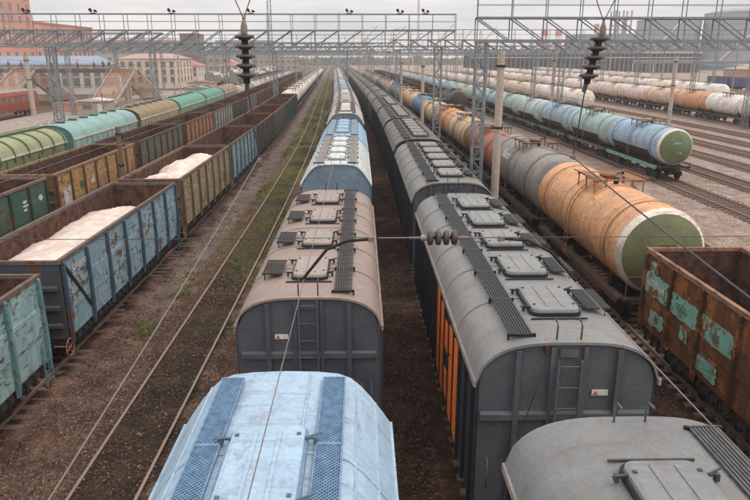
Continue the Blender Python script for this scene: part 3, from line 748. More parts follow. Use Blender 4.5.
track(18.2, 20, 900, 30, 31, -.12, label='track under the black wagons')
track(25.8, 20, 900, 36, 120, -.11, label='track under the pale blue tank train')
track(31.2, 20, 900, 40, 110, -.11, label='empty track right of the pale blue tanks', joined=(110, 200))
track(36.5, 20, 900, 46, 120, -.11, label='second empty track right of the pale blue tanks', joined=(120, 220))
track(41.8, 20, 900, 54, 130, -.11, label='track leading to the white tank face')
track(46.5, 20, 900, 60, 130, -.11, label='empty track left of the long white tank train', joined=(130, 240))
track(51.8, 20, 900, 70, 130, -.11, label='empty track beside the long white tank train', joined=(130, 240))
track(55.5, 40, 700, 80, 81, -.11, .035, label='track under the long white tank train')

def slab(name, u0, u1, s0, s1, z, mat, label, step=15):
    b = MB(); ss = [s0 + k * step for k in range(int((s1 - s0) / step) + 1)]
    vs = []
    for s in ss: vs += [(P(u0, s).x, s, -.3), (P(u1, s).x, s, -.3), (P(u1, s).x, s, z), (P(u0, s).x, s, z)]
    n = 4; b.add(vs, [(i * n + j, i * n + (j + 1) % n, (i + 1) * n + (j + 1) % n, (i + 1) * n + j) for i in range(len(ss) - 1) for j in range(n)])
    b.add(vs[:4], [(0, 1, 2, 3)]); b.add(vs[-4:], [(3, 2, 1, 0)])
    tag(ob(name, b.mesh(name, mat)), label, None, None, 'structure')
slab('platform', -55, -29.5, 55, 205, .25, 'platform', 'pale concrete platform behind the covered wagons')

# ------------------------------------------------------------------ trains
ORD = 'first second third fourth fifth sixth seventh eighth ninth tenth eleventh twelfth thirteenth fourteenth fifteenth sixteenth seventeenth eighteenth nineteenth twentieth'.split()
ORD += ['twenty-' + x for x in ORD[:9]] + ['thirtieth'] + ['thirty-' + x for x in ORD[:9]]
def row(u, wagons, phrase, group, du=0.0, turned=None):
    """wagons: (spec, centre s, kind name, colours, look, category)"""
    out = []; turned = turned or ()
    for i, (sp, s, nm, cols, look, cat) in enumerate(wagons):
        p = P(u, s, 0, du)
        lb = '%s, %s in %s' % (look, ORD[i], phrase)
        if len(lb.split()) > 15: lb = look
        out.append(make(sp, nm, p, head(s) - math.atan(du) + (math.pi if i in turned else 0), cols, lb, cat, group))
    return out
def shade(c, k): return tuple(min(1, x * k) for x in c[:3]) + (1,)
def jit(c, a=.12): k = random.uniform(1 - a, 1 + a); return tuple(min(1, x * k * random.uniform(.96, 1.04)) for x in c[:3]) + (1,)

# --- meshes of each kind
G_NEAR, G_FAR = gondola(False, 13.3), gondola(True, 13.0)
G_RUST = gondola(False, 13.3, pm='paint_rusty')
ARCH_LOW = prof_arch(1.66, 4.04, .68, 3.6, 1.7)
ARCH_A = prof_arch(1.68, 4.24, .74, 3.4, 1.7)
SHOULDER = prof_shoulder(1.66, 4.12, 5.06)
H_GREY_C = hopper(False, 12.4, 1.66, ARCH_LOW, 4, -.05, .82, 1.55, (.78,), (-.98,), 'slat', 14, hatch_end=1.15)
H_GREY_R = hopper(False, 13.4, 1.68, ARCH_A, 5, .1, .95, 1.5, (-.82,), (1.0,), 'slat', 17, hatch_end=1.2, plate_x=-.62)
H_GREY_F = hopper(False, 13.4, 1.68, ARCH_A, 5, .1, .95, 1.5, (-.95,), (), 'slat', 17, hatch_end=1.2, plate_x=-.62)
H_BLUE = hopper(False, 13.4, 1.66, SHOULDER, 4, 0, .95, 1.9, (-.78, .78), (), 'mesh', 15, hatch_end=1.75, grab=False, ww=.33, long_seams=(-1.18, 1.12, .4, 1.42))
H_BLUE_S = hopper(False, 11.0, 1.66, SHOULDER, 4, 0, .8, 1.5, (-.8, .8), (), 'slat', 13, end_posts=False, hatch_end=1.2)
H_FAR_B = hopper(True, 13.2, 1.66, SHOULDER, 4, 0, .8, 1.6, (-.8, .8), ())
H_FAR_R = hopper(True, 13.2, 1.68, ARCH_A, 5, .1, .9, 1.5, (-.82,), (1.0,))
H_MID_R = hopper(False, 13.4, 1.68, ARCH_A, 6, .1, .85, 1.35, (-.82,), (), 'slat', 15, hatch_end=1.0)
ARCH_L3 = prof_arch(1.65, 4.0, 1.0, 2.2, 1.9)
H_L3 = hopper(False, 15.2, 1.65, ARCH_L3, 6, 0, .5, .6, (), (), 'slat', 14, end_posts=False, hatch_end=1.6, latches=False)
H_L3F = hopper(True, 15.2, 1.65, ARCH_L3, 6, 0, .5, .6, (), ())
def ribbed_wagon():
    S = hopper(False, 15.2, 1.62, prof_arch(1.62, 4.0, .95, 2.4, 1.8), 0, seams=0, walks=(), grates=(), ribs=8, end_posts=False)
    rb = MB(); pr = prof_arch(1.62, 4.0, .95, 2.4, 1.8); o = [(x * 1.03, z + .07) for x, z in pr]; poly = [(pr[0][0], 3.6)] + pr + [(pr[-1][0], 3.6)]
    oo = [(o[0][0] - .01, 3.6)] + o + [(o[-1][0] + .01, 3.6)]
    for k in range(len(oo) - 1): rb.add([(oo[k][0], -.07, oo[k][1]), (oo[k + 1][0], -.07, oo[k + 1][1]), (oo[k + 1][0], .07, oo[k + 1][1]), (oo[k][0], .07, oo[k][1]), (poly[k][0], -.07, poly[k][1]), (poly[k + 1][0], -.07, poly[k + 1][1]), (poly[k + 1][0], .07, poly[k + 1][1]), (poly[k][0], .07, poly[k][1])], [(0, 1, 2, 3), (0, 4, 5, 1), (3, 2, 6, 7)])
    RB = rb.mesh('roof_rib', 'paint_clean')
    for k in range(9): S.add('roof_rib', RB, (0, -7.3 + k * 1.825, 0), 0, 'rib')
    S.add('roof_ridge', MB().box((0, 0, 5.02), (.35, 15, .05)).box((.3, 0, 5.08), (.04, 15, .04)).box((-.3, 0, 5.08), (.04, 15, .04)).mesh('roof_ridge', 'paint_clean'), (0, 0, 0), 0, 'rib')
    return S
H_RIB = ribbed_wagon()
T_NEAR = tank(False); T_FAR = tank(True); T_JACK = tank(False, jacket=True)
T_BIG = tank(False, 10.9, 1.66, 2.95)

# --- colours
RUST = C(110, 78, 62); DK = C(52, 54, 58)
grey_roof = C(146, 134, 126); cool_roof = C(142, 141, 139)
def hop(roof, side, end=None, hatch=None, walk=DK, strip=None, rib=None, latch=None, coam=None):
    return dict(roof=roof, body=side, side=side, end=end or side, hatch=hatch or shade(roof, 1.08), walk=walk, strip=strip or shade(roof, .95), rib=rib or shade(side, .85), latch=latch or shade(walk, .7), coam=coam or C(40, 40, 42), plate=C(214, 206, 200), red=C(196, 84, 62))
def gon(body, post=None, rail=RUST, end=None): return dict(body=body, post=post or shade(body, .6), rail=rail, end=end or shade(body, .55), wheel=C(150, 96, 84))
def tk(body, cap=None, ring=None, dome=None, plat=C(96, 88, 82), sill=C(74, 66, 60), strap=None, seam=None):
    return dict(body=body, cap=cap or body, ring=ring or cap or body, dome=dome or shade(body, .8), plat=plat, sill=sill, strap=strap or shade(body, .45), seam=seam or shade(body, .6))

# --- row C: hoppers right of the empty track
LB = C(164, 187, 206)
cw = [
 (H_BLUE, 2.85, hop(LB, C(132, 152, 172), None, C(164, 188, 207), C(104, 132, 160), None, None, C(86, 102, 118), C(112, 138, 162)), 'pale blue hopper wagon with two mesh walkways'),
 (H_GREY_C, 20.1, hop(C(152, 133, 123), C(84, 87, 94), None, C(158, 144, 136), C(62, 56, 55)), 'grey hopper wagon with brownish roof and dark end wall'),
 (H_BLUE_S, 36.4, hop(C(205, 208, 206), C(112, 140, 160), C(124, 144, 160), C(208, 212, 212), C(146, 140, 136), None, None, C(128, 128, 126), C(130, 132, 132)), 'white-roofed hopper wagon with blue end wall'),
 (H_BLUE_S, 48.2, hop(C(160, 190, 214), C(110, 142, 168), None, C(158, 186, 210), C(146, 158, 168), None, None, C(110, 126, 142), C(104, 128, 150)), 'light blue hopper wagon with blue hatches'),
 (H_BLUE, 67.0, hop(C(200, 194, 186), C(100, 118, 132), C(118, 134, 148), C(206, 202, 194), C(110, 100, 94)), 'beige-roofed hopper wagon with grey blue end'),
]
s = 82.6; cyc = [(C(168, 156, 146), C(110, 100, 96)), (C(176, 188, 190), C(96, 120, 116)), (C(164, 150, 142), C(96, 96, 98)), (C(150, 172, 190), C(92, 116, 140)), (C(156, 178, 196), C(92, 116, 140)), (C(150, 142, 136), C(80, 84, 88))]
names = ['dusty beige hopper wagon', 'grey green hopper wagon', 'brownish hopper wagon', 'grey blue hopper wagon', 'hazy blue hopper wagon', 'dull grey hopper wagon']
for i in range(16):
    a, b = cyc[i % 6]; cw.append((H_FAR_B, s, hop(jit(a, .06), jit(b), None, None, C(110, 104, 100)), names[i % 6])); s += 14.9
row(-1.22, [(a, b, 'covered_hopper_wagon', c, d, 'hopper wagon') for a, b, c, d in cw], 'the train right of empty track', 'hopper wagons right of the empty track')

# --- row R1: grey hoppers
gs = C(50, 53, 60)
rw = [
 (H_GREY_F, 1.5, hop(C(124, 124, 123), gs, C(84, 86, 90), C(132, 133, 133), C(84, 84, 86), C(160, 146, 138)), 'grey hopper wagon cut off by the bottom edge'),
 (H_GREY_R, 17.5, hop(C(130, 129, 127), gs, C(92, 94, 98), C(138, 138, 136), C(60, 61, 64), C(156, 142, 134)), 'grey hopper wagon with orange side panels'),
 (H_GREY_R, 33.2, hop(C(124, 121, 115), gs, C(80, 82, 86), C(142, 138, 131), C(50, 50, 52)), 'grey hopper wagon behind the one with orange panels'),
 (H_MID_R, 48.2, hop(C(102, 98, 92), C(46, 52, 62), None, C(140, 134, 126), C(60, 60, 62)), 'dark grey hopper wagon with six pale hatches'),
 (H_MID_R, 63.2, hop(C(96, 93, 88), C(46, 52, 60), None, C(136, 130, 122), C(60, 60, 62)), 'charcoal hopper wagon with pale hatches'),
 (H_MID_R, 78.2, hop(C(100, 90, 80), C(44, 48, 52), None, C(140, 128, 116), C(70, 66, 64)), 'brownish grey hopper wagon'),
]
s = 93.2; cy2 = [(C(98, 106, 86), C(58, 68, 58)), (C(112, 100, 90), C(54, 52, 52)), (C(94, 94, 86), C(48, 54, 56)), (C(106, 92, 82), C(52, 47, 45))]
nm2 = ['greenish hopper wagon', 'dusty brown hopper wagon', 'dim grey hopper wagon', 'rust brown hopper wagon']
for i in range(16):
    a, b = cy2[i % 4]; rw.append((H_FAR_R, s, hop(jit(a, .08), jit(b)), nm2[i % 4])); s += 14.9
R1 = row(3.72, [(a, b, 'covered_hopper_wagon', c, d, 'hopper wagon') for a, b, c, d in rw], 'the train left of concrete pole', 'hopper wagons left of the concrete pole', 0.0, (0,))
# orange panels on the left wall of the second hopper
opm = [MB().box((0, 0, h / 2), (.02, .68, h)).mesh('orange_panel', 'tint') for h in (2.3, 1.5, .7)]
OR = C(222, 110, 38)
for y, z, k in ((-1.2, 1.7, 0), (-2.0, 1.6, 0), (-3.55, 1.6, 1), (-3.55, 3.2, 2), (-2.78, 3.0, 2), (-2.78, 1.75, 2), (-4.35, 1.62, 0)):
    o = ob('orange_panel', opm[k], R1[1], (-1.68, y, z), 0, OR); o['label'] = 'bright orange paint block on the dark ribbed wall'

o = ob('hanging_cable', MB().tube([(-.42, -6.6, 4.98), (-.45, -6.78, 4.7), (-.62, -6.85, 4.0), (-.85, -6.86, 3.2), (-.95, -6.9, 2.4), (-1.2, -6.95, 1.4)], .012, 6).box((-.42, -6.72, 4.86), (.09, .1, .14)).mesh('hanging_cable', 'rust_inside'), R1[1])

# --- row L1: gondolas then white tanks
BLUE = C(134, 160, 170); TEAL = C(146, 176, 174); TAN = C(154, 136, 108)
lw = [
 (G_NEAR, 11.7, gon(TEAL, C(104, 140, 146), C(112, 92, 84)), 'flaking teal gondola wagon cut off at left'),
 (G_NEAR, 26.3, gon(BLUE, C(60, 90, 112), C(104, 94, 90), C(70, 78, 84)), 'blue gondola wagon with pale powder load'),
 (G_NEAR, 40.6, gon(TAN, C(112, 94, 70), C(120, 96, 80)), 'tan gondola wagon heaped with pale powder'),
 (G_NEAR, 54.6, gon(C(132, 158, 166), C(84, 110, 120), C(96, 84, 78)), 'blue grey gondola wagon with little powder inside'),
 (G_FAR, 68.6, gon(C(92, 92, 84), C(66, 66, 62)), 'dark olive gondola wagon'),
 (G_FAR, 82.6, gon(C(116, 122, 112), C(84, 90, 84), C(128, 80, 60)), 'grey gondola wagon with rusty rim'),
 (G_FAR, 96.6, gon(C(74, 118, 128), C(52, 88, 98)), 'teal blue gondola wagon'),
 (G_FAR, 110.6, gon(C(96, 98, 70), C(70, 74, 54)), 'olive gondola wagon before the white tanks'),
]
lw = [(a, b, 'gondola_wagon', c, d, 'gondola wagon') for a, b, c, d in lw]
s = 123.6; WT = C(232, 220, 204)
wn_ = ['cream white tank wagon', 'off-white tank wagon', 'yellowish white tank wagon']
for i in range(22):
    lw.append((T_FAR, s, 'tank_wagon', tk(jit([WT, C(222, 204, 184), C(226, 214, 202)][i % 3], .05)), wn_[i % 3], 'tank wagon')); s += 12.02
L1 = row(-10.95, lw, 'the train left of empty track', 'wagons left of the empty track')

def nz3(x, y, k): return noise.noise((x * .8 + k, y * .55, k * 1.7))
def load_a(x, y):
    t = (y + 6.2) / 12.4
    e = max(0.0, min(1.0, (t + .04) / .1)) * max(0.0, min(1.0, (1.0 - t) / .22))
    return 1.3 + e * (1.98 + .1 * nz3(x, y, 2) - .1 * abs(x - .3) ** 1.5 + .05 * math.sin(y * 2.4) + .04 * noise.noise((x * 2.6, y * 2.2, 9)) + .03 * noise.noise((x * 9, y * 9, 3)))
def load_b(x, y):
    t = (y + 6.2) / 12.4
    m = .75 + .35 * math.sin(y * 1.15 + .6)
    return 1.3 + max(0, min(1, (1 - t) / .08)) * max(0, min(1, t / .1)) * (1.75 + .6 * m - .3 * abs(x) ** 1.4 + .12 * nz3(x, y, 7) + .1 * noise.noise((x * 2.2, y * 2.4, 9)) + .035 * noise.noise((x * 7, y * 7, 3)))
def load_c(x, y):
    t = (y + 6.2) / 12.4
    return 1.3 + max(0, 1 - t / .42) * (1.9 - .25 * abs(x) ** 1.5 + .15 * nz3(x, y, 4))
for fn, s, lab in ((load_a, 26.3, 'long pale pink powder load lying in the blue gondola wagon'), (load_b, 40.6, 'wavy pale powder heaps lying in the tan gondola wagon'), (load_c, 54.6, 'small pale powder remnant in the blue grey gondola wagon')):
    o = ob('powder_load', sand_load(2.98, 12.9, fn), None, P(-10.95, s), head(s)); tag(o, lab, 'load', 'powder loads in gondolas')

# --- row L2: outer gondolas
l2 = [
 (G_NEAR, 27.9, gon(C(70, 100, 84), C(46, 70, 60), C(130, 104, 94)), 'dark green gondola wagon with white emblem'),
 (G_NEAR, 42.1, gon(C(176, 138, 92), C(110, 82, 58), C(150, 122, 98), C(110, 88, 56)), 'ochre gondola wagon with rust blisters'),
 (G_NEAR, 56.4, gon(C(106, 102, 88), C(70, 68, 62), C(92, 80, 74)), 'dark grey gondola wagon'),
 (G_NEAR, 70.6, gon(C(168, 118, 88), C(126, 82, 62), C(120, 92, 80)), 'orange brown gondola wagon'),
 (G_FAR, 84.6, gon(C(158, 158, 152), C(110, 112, 112)), 'light grey gondola wagon'),
 (G_FAR, 98.6, gon(C(90, 86, 80), C(60, 58, 56)), 'charcoal gondola wagon'),
 (G_FAR, 112.6, gon(C(150, 148, 142), C(104, 104, 102)), 'pale grey gondola wagon'),
]
s = 126.6; nl2 = ['rust brown gondola wagon', 'dull red gondola wagon', 'faded grey gondola wagon']
for i in range(12): l2.append((G_FAR, s, gon(jit([C(120, 88, 72), C(132, 82, 64), C(128, 122, 116)][i % 3])), nl2[i % 3])); s += 14.0
L2 = row(-18.1, [(a, b, 'gondola_wagon', c, d, 'gondola wagon') for a, b, c, d in l2], 'the outer gondola train', 'outer gondola wagons')

# --- row L3: covered wagons by the platform
TG = C(138, 174, 168)
def cov(roof, side, rib=None, end=None): return hop(roof, side, end or shade(side, .8), shade(roof, .55), C(70, 76, 72), C(214, 204, 186), rib)
l3 = [
 (H_RIB, 25.0, cov(C(150, 150, 112), C(110, 112, 84), C(82, 108, 66)), 'green ribbed covered wagon at the left edge'),
 (H_RIB, 41.4, cov(C(152, 152, 116), C(126, 128, 96), C(82, 112, 70)), 'cream covered wagon with green roof ribs'),
 (H_L3, 57.8, cov(TG, C(160, 180, 174), None, C(84, 136, 136)), 'pale teal covered wagon with arched roof'),
 (H_L3, 74.2, cov(C(142, 122, 86), C(176, 160, 126), None, C(96, 104, 62)), 'brown-roofed covered wagon with ribbed cream wall'),
 (H_L3, 90.6, cov(C(96, 152, 130), C(134, 168, 146)), 'green covered wagon with cream stripe'),
 (H_L3F, 107.0, cov(C(88, 144, 124), C(132, 162, 142)), 'deep green covered wagon with cream stripe'),
 (H_L3F, 123.4, cov(C(146, 118, 94), C(150, 140, 122)), 'light brown covered wagon'),
]
row(-23.1, [(a, b, 'covered_wagon', c, d, 'covered wagon') for a, b, c, d in l3], 'the train beside the platform', 'covered wagons beside the platform')

# --- left sidings far away
s = 143.5; l4 = []
for i in range(14): l4.append((T_FAR, s, tk(jit([C(178, 172, 164), C(150, 148, 146), C(196, 184, 172)][i % 3])), ['pale grey tank wagon', 'grey tank wagon', 'dusty white tank wagon'][i % 3])); s += 12.02
row(-23.1, [(a, b, 'tank_wagon', c, d, 'tank wagon') for a, b, c, d in l4], 'the tank row behind the covered wagons', 'tank wagons behind the covered wagons')
s = 205.0; l5 = []
for i in range(10): l5.append((G_FAR, s, gon(jit([C(120, 140, 160), C(96, 122, 150), C(170, 160, 150)][i % 3])), ['grey blue gondola wagon', 'blue gondola wagon', 'whitish gondola wagon'][i % 3])); s += 14
row(-29.0, [(a, b, 'gondola_wagon', c, d, 'gondola wagon') for a, b, c, d in l5], 'the far left siding', 'gondola wagons on the far left siding')
for u, s, n, ph in ((-35.0, 226.0, 9, 'the white siding behind the platform end'), (-44.0, 232.0, 8, 'the siding beside the yellow building')):
    lx = []
    for i in range(n): lx.append((T_FAR if i % 3 else H_FAR_B, s + 15 * i, 'tank_wagon' if i % 3 else 'covered_hopper_wagon', tk(jit(C(206, 192, 180))) if i % 3 else hop(jit(C(200, 190, 182)), C(150, 140, 134)), 'dusty white tank wagon' if i % 3 else 'dusty white hopper wagon', 'tank wagon' if i % 3 else 'hopper wagon'))
    row(u, lx, ph, 'wagons of ' + ph)
s = 280.0; l6 = []
for i in range(8): l6.append((H_FAR_B, s, hop(jit(C(196, 190, 184)), C(130, 130, 130)), 'whitish hopper wagon')); s += 15
row(-38.0, [(a, b, 'covered_hopper_wagon', c, d, 'hopper wagon') for a, b, c, d in l6], 'the siding left of the blue gondolas', 'hopper wagons on the left siding')

# --- row R2: rusty gondola, then the mixed tanks
r2 = [
 (G_RUST, 14.1, 'gondola_wagon', gon(C(112, 70, 42), C(84, 60, 40), C(150, 112, 88), C(96, 64, 38)), 'rusty gondola wagon with turquoise paint patches', 'gondola wagon'),
 (T_BIG, 28.7, 'tank_wagon', tk(C(220, 164, 120), C(112, 118, 84), C(226, 214, 200), C(150, 96, 62), C(150, 104, 76), C(96, 74, 60), C(186, 124, 84)), 'orange tank wagon with green end and white ring', 'tank wagon'),
 (T_BIG, 41.5, 'tank_wagon', tk(C(146, 140, 134), None, None, C(120, 100, 84), C(120, 90, 70)), 'grey tank wagon with white lettering', 'tank wagon'),
 (T_NEAR, 54.0, 'tank_wagon', tk(C(166, 102, 78), C(170, 110, 84), None), 'brick red tank wagon', 'tank wagon'),
 (T_NEAR, 66.0, 'tank_wagon', tk(C(214, 178, 140), C(170, 110, 86), C(104, 130, 80)), 'cream tank wagon with green ring', 'tank wagon'),
 (T_NEAR, 78.1, 'tank_wagon', tk(C(206, 138, 84), C(206, 138, 84), C(214, 160, 110)), 'dull orange tank wagon', 'tank wagon'),
 (T_NEAR, 90.1, 'tank_wagon', tk(C(222, 190, 146), C(214, 180, 140), C(120, 168, 160)), 'yellowish tank wagon with teal ring', 'tank wagon'),
 (T_FAR, 102.1, 'tank_wagon', tk(C(98, 142, 188)), 'bright blue tank wagon', 'tank wagon'),
 (T_FAR, 114.1, 'tank_wagon', tk(C(218, 178, 136)), 'pale orange tank wagon', 'tank wagon'),
]
s = 126.1; nr2 = ['faded orange tank wagon', 'grey tank wagon', 'blue grey tank wagon', 'cream tank wagon']
for i in range(16): r2.append((T_FAR, s, 'tank_wagon', tk(jit([C(200, 150, 110), C(140, 136, 132), C(110, 130, 150), C(206, 184, 156)][i % 4])), nr2[i % 4], 'tank wagon')); s += 12.02
R2 = row(11.0, r2, 'the train right of concrete pole', 'wagons right of the concrete pole')

# --- row of dark wagons behind
rb = [(T_FAR, 119.5, 'tank_wagon', tk(C(46, 46, 48)), 'black tank wagon', 'tank wagon'),
      (G_FAR, 133, 'gondola_wagon', gon(C(84, 128, 96), C(60, 96, 72)), 'green gondola wagon', 'gondola wagon')]
s = 147
for i in range(14): rb.append((G_FAR, s, 'gondola_wagon', gon(jit([C(70, 66, 62), C(96, 74, 62), C(64, 72, 80)][i % 3])), ['dark gondola wagon', 'dark brown gondola wagon', 'slate gondola wagon'][i % 3], 'gondola wagon')); s += 14
row(18.2, rb, 'the dark train beyond the orange tanks', 'wagons of the dark train')

# --- row R3: pale blue tanks
LBT = [C(154, 178, 194), C(162, 178, 170), C(180, 184, 168), C(162, 184, 182), C(150, 174, 190), C(184, 196, 200), C(168, 186, 182)]
nr3 = ['light blue tank wagon', 'sea green tank wagon', 'grey green tank wagon', 'pale turquoise tank wagon', 'sky blue tank wagon', 'whitish blue tank wagon', 'faded teal tank wagon']
r3 = [(T_JACK, 59.2, tk(C(150, 176, 196), C(110, 128, 92), C(226, 214, 202), C(150, 130, 112), C(120, 100, 88), C(130, 168, 158)), 'light blue tank wagon with green end and white ring')]
s = 71.2
for i in range(20): r3.append((T_JACK if i < 5 else T_FAR, s, tk(jit(LBT[(i + 3) % 7], .05), None, None, C(150, 130, 112), C(110, 98, 88), C(96, 104, 100)), nr3[(i + 3) % 7])); s += 12.02
R3 = row(25.8, [(a, b, 'tank_wagon', c, d, 'tank wagon') for a, b, c, d in r3], 'the pale blue tank train', 'pale blue tank wagons')

# --- row R4, R5, R6: white tanks
def whites(s, n, dx=0):
    o = []
    for i in range(n):
        c = random.choice([C(236, 222, 208), C(230, 212, 196), C(238, 226, 216), C(222, 198, 178)])
        o.append((T_FAR, s, tk(jit(c, .05), None, None, C(160, 130, 108)), random.choice(['white tank wagon', 'pinkish white tank wagon', 'grimy white tank wagon', 'chalky tank wagon']))); s += 12.02
    return o
r4 = whites(124.5, 14); r4[0] = r4[0][:3] + ('white tank wagon with a bare domed end',)
row(41.8, [(a, b, 'tank_wagon', c, d, 'tank wagon') for a, b, c, d in r4], 'the train behind the pale blue tanks', 'white tank wagons behind the pale blue ones')
r5 = whites(92.0, 24)
r5[2] = (T_FAR, r5[2][1], tk(C(214, 160, 120), None, None, C(160, 110, 84)), 'rusty orange tank wagon')
r5[3] = (T_FAR, r5[3][1], tk(C(220, 190, 166), None, None, C(160, 120, 94)), 'pale tank wagon with orange tint')
row(55.5, [(a, b, 'tank_wagon', c, d, 'tank wagon') for a, b, c, d in r5], 'the long white tank train at right', 'wagons of the long white tank train', .035)
r6 = whites(150, 20)
row(75.0, [(a, b, 'tank_wagon', c, d, 'tank wagon') for a, b, c, d in r6], 'the row behind the long white tank train', 'white tank wagons of the back row', .04)
r7 = [(T_FAR, 250 + 12.02 * i, tk(jit(C(210, 194, 180), .06)), 'hazy white tank wagon') for i in range(14)]
row(98.0, [(a, b, 'tank_wagon', c, d, 'tank wagon') for a, b, c, d in r7], 'the last row before the dark shed', 'white tank wagons before the shed', .05)
bl = [(G_FAR, 205 + 14 * i, 'gondola_wagon', gon(C(76, 98, 140), C(60, 78, 116), C(150, 120, 100)), 'vivid blue gondola wagon', 'gondola wagon') for i in range(2)]
row(112.0, bl, 'the short siding below the brick hall', 'blue gondolas at the far right', .05)

# ------------------------------------------------------------------ lettering
def lettering(txt, size, parent, loc, rot, color, name='lettering', ext=.002):
    cu = bpy.data.curves.new('lettering', 'FONT'); cu.body = txt; cu.size = size; cu.extrude = ext; cu.align_x = 'CENTER'
    tmp = bpy.data.objects.new('tmp', cu); COL.objects.link(tmp)
    dg = bpy.context.evaluated_depsgraph_get(); me = bpy.data.meshes.new_from_object(tmp.evaluated_get(dg)); bpy.data.objects.remove(tmp)
    me.materials.clear(); me.materials.append(M['tint'])
    o = ob(name, me, parent, loc, 0, color); o.rotation_euler = rot; return o
WL = C(206, 204, 198)
RS = (math.pi / 2, 0, math.pi / 2)      # reads on a wall facing +x
RL = (math.pi / 2, 0, -math.pi / 2)     # reads on a wall facing -x
lettering('52908093', .29, L1[1], (1.592, -5.28, 3.22), RS, WL)
o = ob('corner_brace', MB().box((0, 0, 0), (.04, 2.8, .09), 0, -.86).mesh('corner_brace', 'steel_black'), L1[1], (1.6, -5.6, 2.72)); o['label'] = 'black diagonal brace across the corner bay'
def ragged(ly, lz):
    n = 26; pts = []
    for k in range(n):
        a = 2 * math.pi * k / n; c, s_ = math.cos(a), math.sin(a); q = 1 / max(abs(c), abs(s_)) * random.uniform(.82, 1.04)
        pts.append((c * q * ly / 2, s_ * q * lz / 2))
    return MB().prism(pts, -.004, .004, 'x')
lettering('56070164', .36, R2[0], (-1.61, 5.75, 2.72), RL, C(220, 214, 206))
for y, z, ly, lz in ((5.65, 2.8, 1.75, .8), (3.75, 2.75, 1.7, .7), (1.9, 2.75, 1.7, .75), (5.4, 1.75, 1.1, .55), (3.6, 2.05, .5, .45), (2.2, 1.65, 1.2, .5), (5.9, 3.35, .6, .4)):
    o = ob('paint_patch', ragged(ly, lz).mesh('paint_patch', 'paint_patch'), R2[0], (-1.6, y, z), 0, C(136, 186, 168))
lettering('0000', .34, R2[0], (-1.608, 3.9, 2.62), RL, C(70, 110, 100))
lettering('IVU', .34, R2[0], (-1.608, 2.0, 2.58), RL, C(70, 110, 100))
lettering('5607', .2, R2[0], (-1.61, 1.9, 1.9), RL, C(196, 120, 72))

# white emblem and lines on the green gondola, light patches on the ochre one
for (y, z, ly, lz) in ((4.1, 3.05, .5, .14), (4.15, 2.85, .62, .12), (4.1, 2.65, .4, .13), (5.75, 2.95, .5, .3)):
    ob('emblem_stroke', MB().prism([(-ly / 2, 0), (-ly / 4, lz / 2), (ly / 4, lz / 2), (ly / 2, 0), (ly / 5, -lz / 2), (-ly / 5, -lz / 2)], 0, .008, 'x').mesh('emblem_stroke', 'tint'), L2[0], (1.6, y, z), 0, C(190, 196, 188))
for (y, z, ly, lz, c) in ((-5.3, 2.2, 1.0, 1.3, C(206, 200, 190)), (-3.2, 2.7, .5, .4, C(70, 130, 70)), (-1.6, 2.7, .6, .5, C(200, 190, 180)), (-3.3, 1.7, .6, .4, C(200, 190, 178))):
    ob('paint_patch', MB().box((0, 0, 0), (.008, ly, lz)).mesh('paint_patch', 'paint_worn'), L2[1], (1.603, y, z), 0, c)
TQ = C(120, 186, 176)
for rt, hy_, pts in ((R2[1], 5.45, ((.15, 3.2, .8, .3),)), (R3[0], 5.35, ((0, 3.15, .7, .16), (.1, 2.75, .5, .14), (0, 2.35, .75, .2)))):
    for x, z, a, b_ in pts: ob('paint_patch', MB().box((0, 0, 0), (a, .012, b_)).mesh('paint_patch', 'paint_patch'), rt, (x, -hy_ - .565, z), 0, TQ)
lettering('56 07', .2, R2[1], (.15, -5.45 - .575, 3.12), (math.pi / 2, 0, 0), C(84, 140, 132))
# faint words on the grey tank
o = lettering('Sauco', .8, R2[2], (0, 0, 0), (0, 0, 0), C(226, 222, 214), ext=.003)
for v in o.data.vertices:
    a = R(62) - (v.co.y - .2) / 1.6       # wrap round the left flank
    x, y, z = -(1.668 + v.co.z) * math.sin(a), -v.co.x, 2.95 + (1.668 + v.co.z) * math.cos(a)
    v.co = (x, y + 1.6, z)

# ------------------------------------------------------------------ gantries and poles
def lattice_post(h, w, n):
    b = MB()
    for x in (-w / 2, w / 2):
        for y in (-w / 2, w / 2): b.box((x, y, h / 2), (.09, .09, h))
    st = h / n
    for k in range(n):
        z0, z1 = k * st, (k + 1) * st
        a, c = ((-w / 2, w / 2) if k % 2 else (w / 2, -w / 2))
        for y in (-w / 2, w / 2): b.tube([(a, y, z0), (c, y, z1)], .028, 4)
        for x in (-w / 2, w / 2): b.tube([(x, a, z0), (x, c, z1)], .028, 4)
        b.box((0, -w / 2, z1), (w, .05, .05)); b.box((0, w / 2, z1), (w, .05, .05))
    b.box((0, 0, -.15), (w + .5, w + .5, .3))
    return b
FLOOD = MB().box((-.2, 0, .3), (.2, .2, .26), 0, 0, -.5).box((.22, 0, .22), (.24, .2, .16), 0, 0, .5).tube([(0, 0, 0), (-.17, 0, .26)], .03, 5).tube([(0, 0, 0), (.2, 0, .18)], .03, 5).box((0, 0, .03), (.5, .1, .06)).mesh('floodlight', 'steel_dark')
